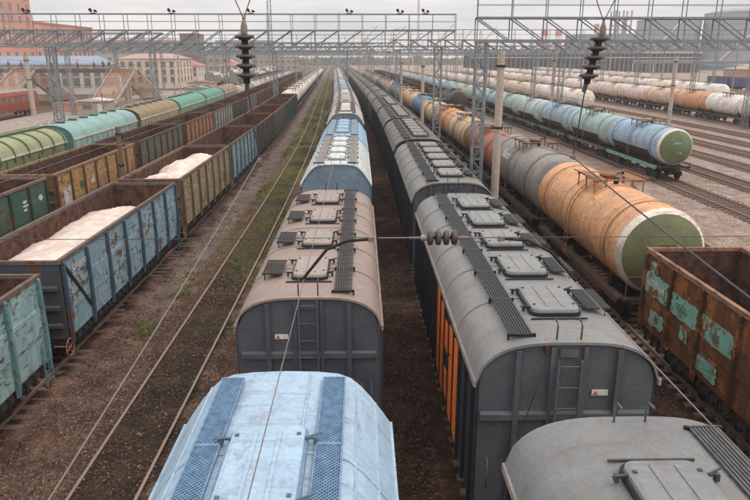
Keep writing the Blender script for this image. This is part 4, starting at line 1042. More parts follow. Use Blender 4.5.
def gantry(x0, x1, s, z0, posts, label, bay=2.05, near=True, dirn=1, lamps=(), rail=True, depth=.8, ang=0.0):
    """rigid crossbeam over the tracks from world x0 to x1 at distance s: truss, walkway railing, lattice posts"""
    g = Spec(); L = x1 - x0; n = int(L / bay); bay = L / n; ht = 1.35; hr = 1.35; r = .05
    CH = MB().box((0, 0, 0), (L, .11, .11) if near else (L, .17, .17)).mesh('chord', 'galv')
    for y in (-depth / 2, depth / 2):
        for z in (0, ht): g.add('chord', CH, (L / 2, y, z))
    if rail:
        RC = MB().box((0, 0, 0), (L, .06, .08)).mesh('handrail', 'galv')
        MR = MB().box((0, 0, 0), (L, .025, .03)).mesh('mid_rail', 'galv')
        for y in (-depth / 2, depth / 2): g.add('handrail', RC, (L / 2, y, ht + hr)); g.add('mid_rail', MR, (L / 2, y, ht + hr * .55))
        g.add('walkway', MB().box((0, 0, 0), (L, depth - .14, .04)).mesh('walkway', 'galv'), (L / 2, 0, ht + .05))
    dg = MB().tube([(0, 0, 0), (bay * dirn, 0, -ht)], .035, 4).mesh('diagonal_brace', 'galv')
    vt = MB().box((0, 0, ht / 2), (.06, .06, ht)).mesh('upright', 'galv')
    rp = MB().box((0, 0, hr / 2), (.05, .05, hr)).mesh('railing_post', 'galv')
    bl_ = MB().tube([(0, -depth / 2, 0), (bay, depth / 2, 0)], .03, 4).mesh('bottom_brace', 'galv')
    if near:
        for k in range(n):
            for y in (-depth / 2, depth / 2):
                g.add('diagonal_brace', dg, ((k if dirn > 0 else k + 1) * bay, y, ht)); g.add('upright', vt, (k * bay, y, 0))
                if rail: g.add('railing_post', rp, (k * bay + (.1 if y > 0 else 0), y, ht))
            g.add('bottom_brace', bl_, (k * bay, 0, 0))
        for y in (-depth / 2, depth / 2): g.add('upright', vt, (L, y, 0)); (g.add('railing_post', rp, (L, y, ht)) if rail else None)
    else:
        tr = MB()
        for k in range(n):
            for y in (-depth / 2, depth / 2):
                tr.tube([((k if dirn > 0 else k + 1) * bay, y, ht), ((k + 1 if dirn > 0 else k) * bay, y, 0)], .07, 4); tr.box((k * bay, y, ht / 2), (.1, .1, ht))
                if rail: tr.box((k * bay, y, ht + hr / 2), (.05, .05, hr))
        g.add('bracing', tr.mesh('bracing', 'galv'))
    for x in posts: g.add('lattice_post', FAR_CACHE('lp%.1f' % z0, lattice_post(z0 - .06 + .2, .62, 14), 'lattice_post', 'galv'), (x - x0, 0, -z0 - .2))
    for x in lamps: g.add('floodlight', FLOOD, (x - x0, -depth / 2, ht + hr))
    return make(g, 'gantry', (x0, s, z0), ang, {}, label, 'gantry', 'overhead line gantries')
gantry(-78, 8.3, 61, 10.75, (-27.2, 6.85), 'long steel gantry crossing the left tracks with floodlights', dirn=-1, lamps=(-28.7, -23, -16.3, -9.5, -1.0, 3.4, 5.6))
gantry(6.9, 71, 41.5, 10.75, (7.25, 56.0), 'nearest steel gantry at upper right with railing', dirn=1, lamps=(8.2, 18.0, 27.5))
for i, (x0, x1, s, z0, po, lab) in enumerate([
    (-52, 6.0, 118, 10.8, (-50, -14.8, 4.6), 'second gantry over the left tracks beyond the footbridge'),
    (4.5, 60, 96, 10.8, (5.2, 28.3, 55.5), 'gantry over the pale blue tank train'),
    (-70, 2.0, 175, 10.8, (-62, -27, 1.5), 'third gantry over the left tracks'),
    (1.2, 62, 150, 10.8, (1.8, 28, 61), 'gantry over the white tank trains'),
    (-80, 0, 245, 10.8, (-66, -20, -1), 'fourth gantry over the left tracks in haze'),
    (-2, 70, 215, 10.8, (0, 30, 66), 'hazy gantry over the right tracks'),
    (-90, -6, 330, 10.8, (-70, -30, -8), 'fifth gantry fading into haze'),
    (-8, 80, 300, 10.8, (-6, 34, 78), 'fading gantry behind the right tank trains'),
    (-95, 80, 430, 10.8, (-60, -14, 30, 74), 'very distant gantry across the whole yard'),
    (-110, 90, 560, 10.8, (-70, -20, 30, 84), 'farthest gantry lost in haze'),
    (-60, -25, 88, 11.4, (-58, -26.5), 'short gantry over the platform left of covered wagons'),
    (-66, 3, 145, 11.2, (-64, -28, 2.4), 'gantry just before the footbridge line'),
    (30, 88, 122, 11.2, (31, 60, 86), 'gantry over the empty right tracks'),
    (-74, 0, 208, 11.2, (-60, -24, -.6), 'gantry beyond the yellow building line'),
    (26, 96, 180, 11.2, (28, 64, 94), 'gantry above the white tanks at right'),
    (-84, -4, 285, 11.2, (-64, -22, -5), 'pale gantry between the far left sidings'),
    (30, 110, 255, 11.2, (32, 70, 108), 'pale gantry before the pipe rack'),
    (-100, 70, 380, 11.0, (-60, -16, 30, 68), 'pale gantry across the distant tracks'),
    (-100, 90, 490, 11.0, (-66, -20, 34, 88), 'faint gantry near the end of the yard')]):
    gantry(x0, x1, s, z0, po, lab, 2.4, False, -1 if i % 2 == 0 else 1, (), i < 6)

def pole(h, r0, r1, mat='concrete', sides=12):
    b = MB().tube([(0, 0, -.3), (0, 0, h * .5), (0, 0, h)], [r0, (r0 + r1) / 2, r1], sides); return b
def conc_pole(x, s, h, r0, r1, label, arm=0, mat='concrete'):
    S = Spec(); S.add('shaft', pole(h, r0, r1).mesh('shaft', mat))
    b = MB()
    for z in (h * .93, h * .62): b.lathe_z([(-.05, 0.02), (-.05, r0 + .03), (.05, r0 + .03), (.05, 0.02)], (0, 0, z), 12)
    S.add('clamp_band', b.mesh('clamp_band', 'steel_dark'))
    if arm:
        a = MB().tube([(0, 0, h * .9), (arm, 0, h * .84)], .04, 6).tube([(0, 0, h * .66), (arm, 0, h * .82)], .035, 6).tube([(arm * .6, 0, h * .8), (arm * .6, 0, h * .7)], .05, 6)
        S.add('bracket_arm', a.mesh('bracket_arm', 'galv'))
    return make(S, 'catenary_pole', (x, s, -.1), 0, {}, label, 'pole', 'catenary poles')
conc_pole(7.3, 35.6, 10.25, .24, .19, 'pale concrete pole rising between grey hopper and grey tank')
conc_pole(6.8, 75, 9.7, .22, .17, 'concrete pole beside the blue tank wagon', 0)
conc_pole(42.6, 92, 10.1, .3, .22, 'thick concrete pole standing left of the long white tank train')
conc_pole(28.4 - .9, 97, 10.2, .26, .2, 'slim concrete pole behind the pale blue tanks')
conc_pole(5.9, 100, 9.8, .22, .17, 'concrete pole beyond the blue tank wagon', 0)
conc_pole(-54 - 2.0, 116, 10.2, .45, .38, 'thick pale post in front of the footbridge stairs')
conc_pole(-8.5 - 5.8, 225, 11.8, .16, .12, 'slim metal pole beside the far end of empty track', 3, 'galv')
conc_pole(-14.5, 40, 6.0, .16, .13, 'short wooden post between the two gondola trains', 0, 'wood')
for i, (x, s) in enumerate([(-27.5, 140), (-45, 170), (-42, 210), (-18, 190), (-20.5, 260), (-3, 150), (-5, 200), (-9, 280), (30, 180), (52, 160), (60, 210), (80, 180), (34, 250), (95, 260), (70, 300), (-35, 300), (-24, 340), (105, 190), (120, 240), (-62, 230), (12, 330), (20, 400), (-16, 380), (-40, 400), (46, 350), (-55, 420), (2, 460), (62, 420), (-30, 480), (30, 520)]):
    conc_pole(x, s, 10 + (i % 3) * .8, .2, .15, ['grey metal pole', 'concrete pole', 'thin steel pole'][i % 3] + ', ' + ORD[i] + ' by distance among the far yard poles', 2.5 if i % 2 else -2.5, 'galv' if i % 3 != 1 else 'concrete')
def mast(x, s, h, w, label):
    S = Spec(); S.add('lattice_shaft', lattice_post(h, w, int(h / 1.6)).mesh('lattice_shaft', 'galv'))
    S.add('lamp_platform', MB().box((0, 0, h), (w + 2.2, w + .8, .2)).box((0, -.6, h + .5), (w + 1.8, .3, .6)).mesh('lamp_platform', 'steel_dark'))
    make(S, 'floodlight_mast', (x, s, 0), 0, {}, label, 'mast', 'floodlight masts')
mast(-21.5, 165, 28, .8, 'tall lattice floodlight mast at the left of centre')
mast(19, 230, 40, .5, 'thin tall mast behind the grey hopper train')

# ------------------------------------------------------------------ overhead wires and insulators in front
def wire(name, pts, r, label, mat='wire', cat='wire', group=None):
    return tag(ob(name, MB().tube(pts, r, 6).mesh(name, mat)), label, cat, group)
def sag(a, b, d, n=14):
    a, b = Vector(a), Vector(b); return [a.lerp(b, t / n) - Vector((0, 0, d * 4 * (t / n) * (1 - t / n))) for t in range(n + 1)]
SX = 10.7
def string(x, s, ztop, n, label, tilt=0.0, rod=1.25, spread=.27, end=None):
    S = Spec()
    disc = MB().lathe_z([(.055, .02), (.05, .055), (.034, .075), (.022, .145), (-.008, .155), (-.022, .145), (-.026, .1), (-.045, .09), (-.05, .055), (-.055, .02)], (0, 0, 0), 28, False).mesh('insulator_disc', 'insul')
    neck = MB().lathe_z([(-.06, .05), (.06, .055)], (0, 0, 0), 12).mesh('neck', 'steel_dark')
    V = Vector((math.sin(tilt), 0, -math.cos(tilt)))
    for k in range(n):
        p = V * (.16 + .142 * k); S.add('insulator_disc', disc, p); S.add('neck', neck, p + V * .071)
    S.add('cap', MB().lathe_z([(-.1, .055), (0, .05), (.06, .03), (.1, .02), (.1, .0)], (0, 0, 0), 12).mesh('cap', 'copper'), (0, 0, 0))
    v = MB()
    for sx in (-1, 1): v.tube([(0, 0, .1), (sx * spread, 0, .76)], .008, 5)
    v.tube([(0, 0, .02), (0, 0, .12)], .02, 6)
    S.add('v_hanger', v.mesh('v_hanger', 'wire'))
    p1 = V * (.16 + .142 * n); e = Vector(end) if end else p1 + Vector((.02, .05, -rod))
    S.add('rod', MB().tube([p1 - V * .1, p1 + V * .12], .035, 8).tube([p1, e], .011, 6).mesh('rod', 'wire'))
    S.add('clamp', MB().box(e, (.06, .12, .06)).mesh('clamp', 'copper'))
    make(S, 'insulator_string', (x, s, ztop), 0, {}, label, 'insulator', 'hanging insulator strings')
string(-1.79, SX, 10.33, 5, 'brown disc insulator string hanging at upper left', 0, 1.1, .27, (.1, .25, -2.1))
string(3.75, SX, 10.3, 5, 'tilted disc insulator string hanging at upper right', -.22, 1.1, .3, (-.25, .15, -2.02))
wire('messenger_wire', sag((-1.69, SX + .25, 8.28), (-1.8, -3, 7.1), .12), .0065, 'sloping overhead wire crossing the empty track at left', 'copper')
wire('messenger_wire', sag((-1.69, SX + .25, 8.28), P(-1.2, 42, 8.1), .55), .006, 'thin wire running from the left insulator into the distance')
wire('messenger_wire', sag((3.5, SX + .15, 8.28), (3.6, -3, 7.2), .12), .011, 'sloping overhead wire above the orange tank')
wire('messenger_wire', sag((3.5, SX + .15, 8.28), P(3.7, 60, 8.4), .7), .007, 'thin wire running from the right insulator into the distance')
wire('contact_wire', [P(-1.0, s, 6.2) for s in (-2, 5, 11, 20, 30, 45, 60)], .007, 'contact wire above the pale blue and brown roofs', 'copper')
wire('contact_wire', [P(3.65, s, 6.17) for s in (-2, 5, 11, 20, 30, 45, 60)], .009, 'contact wire above the right edge of grey hopper roof', 'copper')
wire('contact_wire', [P(-10.7, s, 6.3) for s in (4, 20, 30, 40)], .008, 'contact wire above the blue gondola', 'copper')
# cross-span fixing wire with a horizontal insulator
wire('cross_span_wire', sag((-14.6, SX, 7.05), (.15, SX, 6.96), .04), .007, 'thin cross-span wire left of the horizontal insulator')
wire('cross_span_wire', sag((2.3, SX, 6.95), (19.6, SX, 7.03), .03), .007, 'thin cross-span wire right of the horizontal insulator')
wire('bearer_wire', sag((-14.6, SX, 12.2), (19.6, SX, 12.2), 1.2), .012, 'bearer wire from which the insulator strings hang')
conc_pole(-14.6, SX, 12.6, .26, .18, 'cross-span pole left of the near gondolas')
conc_pole(19.6, SX, 12.6, .26, .18, 'cross-span pole right of the rusty gondola')
S = Spec()
hd = MB().lathe_x([(-.06, .02), (-.06, .06), (-.045, .11), (-.02, .128), (.02, .128), (.04, .11), (.05, .06), (.05, .02)], (0, 0, 0), 22, True).mesh('insulator_disc', 'insul')
for k in range(4): S.add('insulator_disc', hd, (.98 + .135 * k, 0, 0))
S.add('end_fitting', MB().tube([(.1, 0, 0), (.72, 0, 0)], .012, 6).tube([(.62, 0, 0), (.82, 0, 0)], .02, 8).mesh('end_fitting', 'copper'))
S.add('end_fitting', MB().tube([(1.4, 0, 0), (1.62, 0, 0)], .028, 8).tube([(1.6, 0, 0), (2.35, 0, 0)], .012, 6).mesh('end_fitting', 'copper'))
S.add('sleeve', MB().tube([(.82, 0, 0), (.93, 0, 0)], .05, 10).mesh('sleeve', 'galv'))
S.add('core_rod', MB().tube([(.9, 0, 0), (1.45, 0, 0)], .025, 8).mesh('core_rod', 'steel_dark'))
make(S, 'horizontal_insulator', (.17, SX, 6.95), 0, {}, 'horizontal brown disc insulator above the grey hopper roof', 'insulator')
def arm(pts, label, clamp):
    S = Spec(); S.add('arm_tube', MB().tube(pts, .026, 8).mesh('arm_tube', 'steel_dark')); S.add('clamp', MB().box(clamp, (.1, .08, .08)).mesh('clamp', 'copper'))
    make(S, 'registration_arm', (0, 0, 0), 0, {}, label, 'arm', 'registration arms')
arm([(.15, SX, 6.93), (-.25, SX, 6.9), (-.6, SX, 6.75), (-1.0, SX, 6.25)], 'dark registration arm above the brown hopper roof', (.15, SX, 6.93))
arm([(2.35, SX, 6.93), (2.8, SX - .02, 6.9), (3.2, SX - .05, 6.7), (3.65, SX - .1, 6.2)], 'dark registration arm above the grey hopper roof', (2.35, SX, 6.93))
for i, (u, s0_, s1_) in enumerate([(-23, 61, 330), (-29, 61, 330), (-36, 88, 330), (-44, 88, 330), (36.5, 41.5, 300), (41.8, 41.5, 300), (46.5, 41.5, 300), (59, 41.5, 255), (3.6, 61, 300), (-1.1, 61, 330)]):
    pts = []; q = s0_
    while q < s1_: pts += sag(P(u, q, 9.6), P(u, min(s1_, q + 57), 9.6), .9, 8)[:-1]; q += 57
    wire('feeder_wire', pts + [P(u, s1_, 9.6)], .012, 'sagging feeder wire, %s of the high feeder wires' % ORD[i], 'wire', 'wire', 'high feeder wires')
for i, (u, z) in enumerate([(-6.0, 8.4), (-10.9, 8.6), (10.6, 8.5), (18, 8.7), (25.8, 8.7), (31, 8.6), (-18, 8.6)]):
    wire('messenger_wire', sag(P(u, 16 if abs(u) < 15 else 41, z - .2), P(u, 61, z), .5) + [P(u, s, z) for s in (96, 150, 220, 300)], .008, 'overhead wire strung above ' + ['the empty track', 'the gondolas left of empty track', 'the orange and grey tanks', 'the black tank train', 'the pale blue tank train', 'the empty right track', 'the outer gondola train'][i])

# ------------------------------------------------------------------ footbridge, people, buildings, plants on the skyline
def footbridge():
    S = Spec(); zd = 7.4; s0 = 150.0; o = off(150)
    x0, x1 = -95.0, -46.6
    S.add('deck', MB().box(((x0 + x1) / 2, 0, zd - .4), (x1 - x0, 3.0, .8)).mesh('deck', 'wood'))
    rp = MB().box((0, 0, .55), (.06, .06, 1.1)).mesh('railing_post', 'galv'); k = x0
    while k <= x1:
        for y in (-1.45, 1.45): S.add('railing_post', rp, (k, y, zd - .05))
        k += 2.0
    for y in (-1.45, 1.45):
        for z in (.55, 1.08): S.add('handrail', FAR_CACHE('fbh', MB().box((0, 0, 0), (x1 - x0, .05, .06)), 'handrail', 'galv'), ((x0 + x1) / 2, y, zd + z))
    colm = MB().box((0, 0, (zd - .5) / 2 - .2), (.7, .7, zd - .1)).mesh('column', 'concrete')
    for x in (-92, -69.5, -48.2):
        for y in (-1.1, 1.1): S.add('column', colm, (x, y, 0))
    run = 16.0; n = 40; st = MB()
    for i in range(n):
        st.box((0, -(i + .5) * run / n, zd - .1 - (i + .6) * (zd - .25) / n), (4.8, run / n + .05, .09))
    stm = st.mesh('step_flight', 'stair_tread')
    sg = MB(); L = math.hypot(run, zd - .2)
    sg.add([(-.08, 0, zd), (.08, 0, zd), (.08, -run, .3), (-.08, -run, .3), (-.08, 0, zd - .6), (.08, 0, zd - .6), (.08, -run, -.25), (-.08, -run, -.25)], [(0, 1, 2, 3), (4, 7, 6, 5), (0, 3, 7, 4), (1, 5, 6, 2), (0, 4, 5, 1), (2, 6, 7, 3)])
    sgm = sg.mesh('stringer', 'concrete')
    hrm = MB().tube([(0, 0, zd + 1.05), (0, -run, 1.3)], .05, 5).tube([(0, 0, zd + .55), (0, -run, .8)], .03, 5)
    for q in range(9): hrm.tube([(0, -run * q / 8, zd - (zd - .25) * q / 8), (0, -run * q / 8, zd + 1.05 - (zd - .25) * q / 8)], .035, 5)
    hrm = hrm.mesh('stair_railing', 'galv')
    for x in (-48.2, -69.5):
        for sy, rz in ((-1, 0), (1, math.pi)):
            k = S.add('stair', stm, (x, sy * 1.5, 0), rz)
            for dx in (-2.45, 2.45): S.add('stringer', sgm, (dx, 0, 0), 0, None, k); S.add('stair_railing', hrm, (dx, 0, 0), 0, None, k)
            S.add('column', FAR_CACHE('stc', MB().box((0, 0, 1.5), (.5, .5, 3.2)), 'column', 'concrete'), (x, sy * 8.5, 0))
    make(S, 'footbridge', (o, s0, 0), 0, {}, 'grey footbridge with stairs behind the covered wagons', 'footbridge')
footbridge()

def person(x, s, z, face, top, legs, skin, label, walk=1.0, bag=None):
    vt = [(0, 0, .95), (0, 0, 1.2), (0, 0.01, 1.42), (0, .015, 1.53), (0, .03, 1.64), (0, .035, 1.74),
          (.09, 0, .9), (.1, .18 * walk, .5), (.1, .22 * walk - .02, .08), (.1, .36 * walk, .04),
          (-.09, 0, .9), (-.1, -.08 * walk, .5), (-.1, -.32 * walk, .12), (-.1, -.22 * walk, .05),
          (.19, 0, 1.4), (.25, -.12 * walk, 1.14), (.24, .02, .92), (.24, .08, .83),
          (-.19, 0, 1.4), (-.25, .1 * walk, 1.14), (-.24, .26 * walk, .98), (-.24, .33 * walk, .93)]
    ed = [(0, 1), (1, 2), (2, 3), (3, 4), (4, 5), (0, 6), (6, 7), (7, 8), (8, 9), (0, 10), (10, 11), (11, 12), (12, 13), (2, 14), (14, 15), (15, 16), (16, 17), (2, 18), (18, 19), (19, 20), (20, 21)]
    rad = [.15, .14, .16, .06, .095, .085, .1, .065, .045, .04, .1, .065, .045, .04, .075, .05, .04, .035, .075, .05, .04, .035]
    def skinned(vs, es, rr, name, mat, lv=1):
        me = bpy.data.meshes.new(name); me.from_pydata(vs, es, []); me.materials.append(M[mat])
        o = bpy.data.objects.new(name, me); COL.objects.link(o)
        o.modifiers.new('skin', 'SKIN'); sv = me.skin_vertices[0].data
        for q, r in zip(sv, rr): q.radius = (r, r)
        sv[0].use_root = True
        m = o.modifiers.new('sub', 'SUBSURF'); m.levels = lv; m.render_levels = lv
        dg = bpy.context.evaluated_depsgraph_get(); out = bpy.data.meshes.new_from_object(o.evaluated_get(dg)); bpy.data.objects.remove(o)
        out.polygons.foreach_set('use_smooth', [True] * len(out.polygons)); return out
    root = bpy.data.objects.new('person', None); COL.objects.link(root); root.location = (x, s, z); root.rotation_euler = (0, 0, face)
    tag(root, label, 'person')
    ob('body', skinned(vt, ed, rad, 'body', 'cloth'), root, color=skin)
    ti = [0, 1, 2, 14, 15, 16, 18, 19, 20]; mp_ = {a: b for b, a in enumerate(ti)}
    ob('jacket', skinned([vt[i] for i in ti], [(mp_[a], mp_[b]) for a, b in ed if a in mp_ and b in mp_] + [(mp_[2], mp_[14])] * 0, [rad[i] + .03 for i in ti], 'jacket', 'cloth'), root, color=top)
    li = [0, 6, 7, 8, 10, 11, 12]; mp2 = {a: b for b, a in enumerate(li)}
    ob('trousers', skinned([vt[i] for i in li], [(mp2[a], mp2[b]) for a, b in ed if a in mp2 and b in mp2], [rad[i] + .02 for i in li], 'trousers', 'cloth'), root, color=legs)
    ob('hair', MB().lathe_z([(-.05, .1), (.03, .112), (.09, .085), (.12, .02)], (0, .02, 1.72), 12).mesh('hair', 'cloth'), root, color=C(60, 48, 42))
    if bag: ob('bag', MB().box((0, -.2, 1.25), (.3, .16, .42)).mesh('bag', 'cloth'), root, color=bag)
SK = C(206, 160, 138); o150 = off(150)
for x, y, fc, tp, lg, lab, bag in [
    (-79.6, -.6, 1.4, C(190, 210, 60), C(60, 60, 66), 'person in yellow vest walking at left end of footbridge', None),
    (-73.5, .4, -1.5, C(70, 66, 70), C(60, 58, 66), 'person in dark jacket near the left bridge stairs', None),
    (-70.6, .2, 1.5, C(120, 110, 110), C(86, 80, 84), 'person in grey jacket right of the dark one on footbridge', None),
    (-63.9, -.4, 1.5, C(80, 96, 120), C(50, 60, 90), 'person in blue jacket walking mid footbridge', C(206, 186, 160)),
    (-58.6, .3, -1.4, C(226, 110, 80), C(60, 56, 60), 'person in orange top walking on footbridge', C(60, 60, 66)),
    (-54.8, -.3, 1.6, C(150, 130, 120), C(90, 80, 78), 'person in beige coat near the right bridge stairs', None),
    (-53.0, .2, -1.5, C(36, 36, 40), C(36, 36, 42), 'person in black clothes at the stair head', C(40, 40, 44)),
    (-51.4, -.6, 1.5, C(40, 38, 44), C(40, 40, 46), 'person in black jacket starting down the stairs', None)]:
    person(x + o150, 150 + y, 7.36, fc, tp, lg, SK, lab, 1.0, bag)

def building(name, x0, x1, y0, y1, h, mat, color, label, roof=None, rows=0, cols=0, ycols=0, wsz=(1.4, 1.8), roofcol=None, cat='building', z0=2.0, over=.5):
    S = Spec(); cx, cy = (x0 + x1) / 2, (y0 + y1) / 2; W, D = x1 - x0, y1 - y0
    S.add('wall', MB().box((0, 0, h / 2 - .2), (W, D, h)).mesh('wall', mat), (0, 0, 0), 0, 'wall')
    if roof:
        b = MB(); e = over; a = .25 * min(W, D)
        if W >= D: b.add([(-W / 2 - e, -D / 2 - e, 0), (W / 2 + e, -D / 2 - e, 0), (W / 2 + e, D / 2 + e, 0), (-W / 2 - e, D / 2 + e, 0), (-W / 2 + a, 0, roof), (W / 2 - a, 0, roof)], [(0, 1, 5, 4), (1, 2, 5), (2, 3, 4, 5), (3, 0, 4), (0, 3, 2, 1)])
        else: b.add([(-W / 2 - e, -D / 2 - e, 0), (W / 2 + e, -D / 2 - e, 0), (W / 2 + e, D / 2 + e, 0), (-W / 2 - e, D / 2 + e, 0), (0, -D / 2 + a, roof), (0, D / 2 - a, roof)], [(0, 1, 4), (1, 2, 5, 4), (2, 3, 5), (3, 0, 4, 5), (0, 3, 2, 1)])
        S.add('roof', b.mesh('roof', 'tint'), (0, 0, h - .19), 0, 'roof')
    else:
        S.add('parapet', MB().box((0, 0, 0), (W + .5, D + .5, .6)).mesh('parapet', 'tint'), (0, 0, h), 0, 'roof')
    if rows:
        wm = MB().box((0, 0, 0), (wsz[0], .1, wsz[1])).mesh('window', 'glass'); fm = MB().box((0, -.01, -wsz[1] / 2 - .1), (wsz[0] + .4, .24, .2)).mesh('sill', 'concrete')
        wy = MB().box((0, 0, 0), (.1, wsz[0], wsz[1])).mesh('window', 'glass'); fy = MB().box((.01, 0, -wsz[1] / 2 - .1), (.24, wsz[0] + .4, .2)).mesh('sill', 'concrete')
        for r in range(rows):
            z = z0 + r * (h - z0 - .4) / rows + wsz[1] / 2
            for c in range(cols): k = S.add('window', wm, (-W / 2 + (c + .5) * W / cols, -D / 2 - .02, z)); S.add('sill', fm, (0, 0, 0), 0, None, k)
            for c in range(ycols): k = S.add('window', wy, (W / 2 + .02, -D / 2 + (c + .5) * D / ycols, z)); S.add('sill', fy, (0, 0, 0), 0, None, k)
    make(S, name, (cx, cy, 0), 0, {'wall': color, 'roof': roofcol or shade(color, .8)}, label, cat)
PK = C(190, 120, 102)
building('brick_building', -160, -112, 186, 240, 40, 'brick', PK, 'tall red brick tower block at the upper left corner', None, 10, 8, 10, (1.6, 2.0), C(180, 120, 104))
building('brick_building', -150, -112, 240.5, 292, 21.4, 'brick', PK, 'long red brick building behind the footbridge', None, 5, 4, 12, (1.6, 2.2), C(176, 122, 106))
building('yellow_building', -80, -61.3, 228, 250, 9.6, 'tint', C(226, 206, 184), 'cream yellow building with pinkish roof', 2.6, 3, 7, 5, (1.3, 1.6), C(180, 150, 142))
building('brown_building', -91, -82.5, 350, 366, 21, 'tint', C(122, 98, 86), 'dark brown tower beyond the yellow building', None, 6, 3, 4, (1.2, 1.6))
building('white_house', -84, -71, 300, 315, 6.4, 'tint', C(224, 210, 200), 'white house with red roof', 3.0, 2, 4, 3, (1.2, 1.4), C(172, 116, 106))
building('white_house', -68, -59, 330, 342, 6.0, 'tint', C(216, 204, 196), 'smaller pale house right of the red-roofed one', 3.0, 2, 3, 3, (1.2, 1.4), C(182, 130, 118))
building('blue_pavilion', -108, -72, 192, 203, 8.0, 'tint', C(196, 190, 184), 'low hall with blue roof behind the footbridge', 2.4, 2, 12, 5, (1.8, 2.2), C(142, 154, 172))
building('station_hall', -110, -75, 205, 222, 5.5, 'tint', C(216, 210, 204), 'white low hall under the footbridge deck', None, 1, 12, 4, (1.6, 1.8), C(200, 196, 190))
for i, (x, y, wx, dy, hh, col, lab) in enumerate([(-150, 420, 40, 20, 14, C(170, 160, 154), 'long pale hall on the left skyline'), (-100, 450, 34, 18, 12, C(160, 150, 146), 'grey hall in haze left of the mast'), (-60, 480, 30, 16, 10, C(166, 156, 150), 'low grey hall in haze behind the white tanks'),  (-170, 520, 60, 30, 22, C(176, 150, 140), 'hazy pink block on the left skyline'), (-105, 620, 50, 30, 24, C(160, 156, 154), 'hazy grey block left of the mast')]):
    building('warehouse', x - wx / 2, x + wx / 2, y, y + dy, hh, 'tint', col, lab, 2.5 if i % 2 else None, 2 if y < 500 else 0, 8, 3, (2.2, 1.8))

# a wood that closes the view far behind the yard
def far_wood():
    rw_ = np.random.default_rng(11); vs = []; fs = []
    base = [(1, 0, 0), (-1, 0, 0), (0, 1, 0), (0, -1, 0), (0, 0, 1), (0, 0, -1)]; ff = [(0, 2, 4), (2, 1, 4), (1, 3, 4), (3, 0, 4), (2, 0, 5), (1, 2, 5), (3, 1, 5), (0, 3, 5)]
    for i in range(5200):
        x = rw_.uniform(-520, 430); y = 860 + rw_.uniform(0, 120); top = 9 + 5 * noise.noise((x * .012, 3, 1)) + 3 * noise.noise((x * .06, 1, 4))
        z = rw_.uniform(.5, max(2, top)); r = rw_.uniform(1.2, 3.4); o = len(vs)
        for b in base: k = r * rw_.uniform(.6, 1.3); vs.append((x + b[0] * k + rw_.normal(0, .4), y + b[1] * k, z + b[2] * k * .9))
        fs += [tuple(q + o for q in f) for f in ff]
    me = bpy.data.meshes.new('far_wood'); me.from_pydata(vs, [], fs); me.materials.append(M['wood_far'])
    tag(ob('far_wood', me), 'hazy band of trees closing the end of the yard', 'trees', None, 'stuff')
far_wood()

# red railcar at the left edge
def railcar():
    S = Spec()
    S.add('body', MB().prism([(-1.5, 1.0), (1.5, 1.0), (1.55, 2.2), (1.5, 3.6), (1.2, 4.1), (-1.2, 4.1), (-1.5, 3.6), (-1.55, 2.2)], -11, 11, 'y').mesh('body', 'paint_clean'), (0, 0, 0), 0, 'body')
    S.add('roof', MB().prism([(-1.25, 4.1), (1.25, 4.1), (.9, 4.35), (-.9, 4.35)], -10.9, 10.9, 'y').mesh('roof', 'paint_clean'), (0, 0, 0), 0, 'roof')
    wm = MB().box((0, 0, 0), (.06, 1.3, .9)).mesh('window', 'glass')
    for k in range(10):
        for sx in (-1, 1): S.add('window', wm, (sx * 1.53, -9.4 + k * 2.08, 2.9))
    S.add('windscreen', MB().box((0, -11.02, 3.0), (2.2, .06, .9)).mesh('windscreen', 'glass'))
    gear(S, 7.5, 11, True)
    make(S, 'railcar', P(-58.6, 114), head(114), {'body': C(150, 72, 54), 'roof': C(150, 140, 136)}, 'red railcar standing under the footbridge stairs', 'railcar')
railcar()

def kiosk(x, s, wx, dy, h, col, rc, label):
    S = Spec(); S.add('wall', MB().box((0, 0, h / 2), (wx, dy, h)).mesh('wall', 'tint'), (0, 0, 0), 0, 'wall')
    S.add('roof', MB().prism([(-wx / 2 - .3, h), (wx / 2 + .3, h), (wx / 2 + .3, h + .12), (0, h + .5), (-wx / 2 - .3, h + .12)], -dy / 2 - .3, dy / 2 + .3, 'y').mesh('roof', 'tint'), (0, 0, 0), 0, 'roof')
    S.add('window', MB().box((-wx * .2, -dy / 2 - .02, h * .6), (wx * .3, .08, h * .3)).mesh('window', 'glass')); S.add('door', MB().box((wx * .25, -dy / 2 - .02, h * .42), (wx * .2, .08, h * .8)).mesh('door', 'tint'), (0, 0, 0), 0, 'roof')
    make(S, 'kiosk', (x, s, .2), 0, {'wall': col, 'roof': rc}, label, 'kiosk')
kiosk(-46, 118, 5, 3, 2.4, C(170, 150, 138), C(206, 200, 192), 'small brownish kiosk with white roof on the platform')
kiosk(-38, 160, 6, 3, 2.6, C(190, 180, 172), C(150, 144, 140), 'pale kiosk on the platform beside the brown covered wagon')
kiosk(-43, 185, 7, 4, 3.0, C(206, 196, 188), C(160, 120, 108), 'white kiosk with reddish roof at the platform end')
for i, (x, s) in enumerate(((-35, 92), (-35, 110), (-35, 128), (-36, 150), (-37, 172))): conc_pole(x, s, 5.5, .09, .06, 'slim platform lamp post, %s from the near end' % ORD[i], .8, 'galv')
def low_wall(x0, x1, s, h, label):
    S = Spec(); S.add('wall', MB().box(((x0 + x1) / 2, 0, h / 2), (x1 - x0, .4, h)).mesh('wall', 'brick')); S.add('coping', MB().box(((x0 + x1) / 2, 0, h + .08), (x1 - x0 + .2, .6, .16)).mesh('coping', 'concrete'))
    make(S, 'low_wall', (0, s, .2), 0, {}, label, 'wall')
low_wall(-56, -45, 124, 1.6, 'low brick wall with pale coping near the stairs')

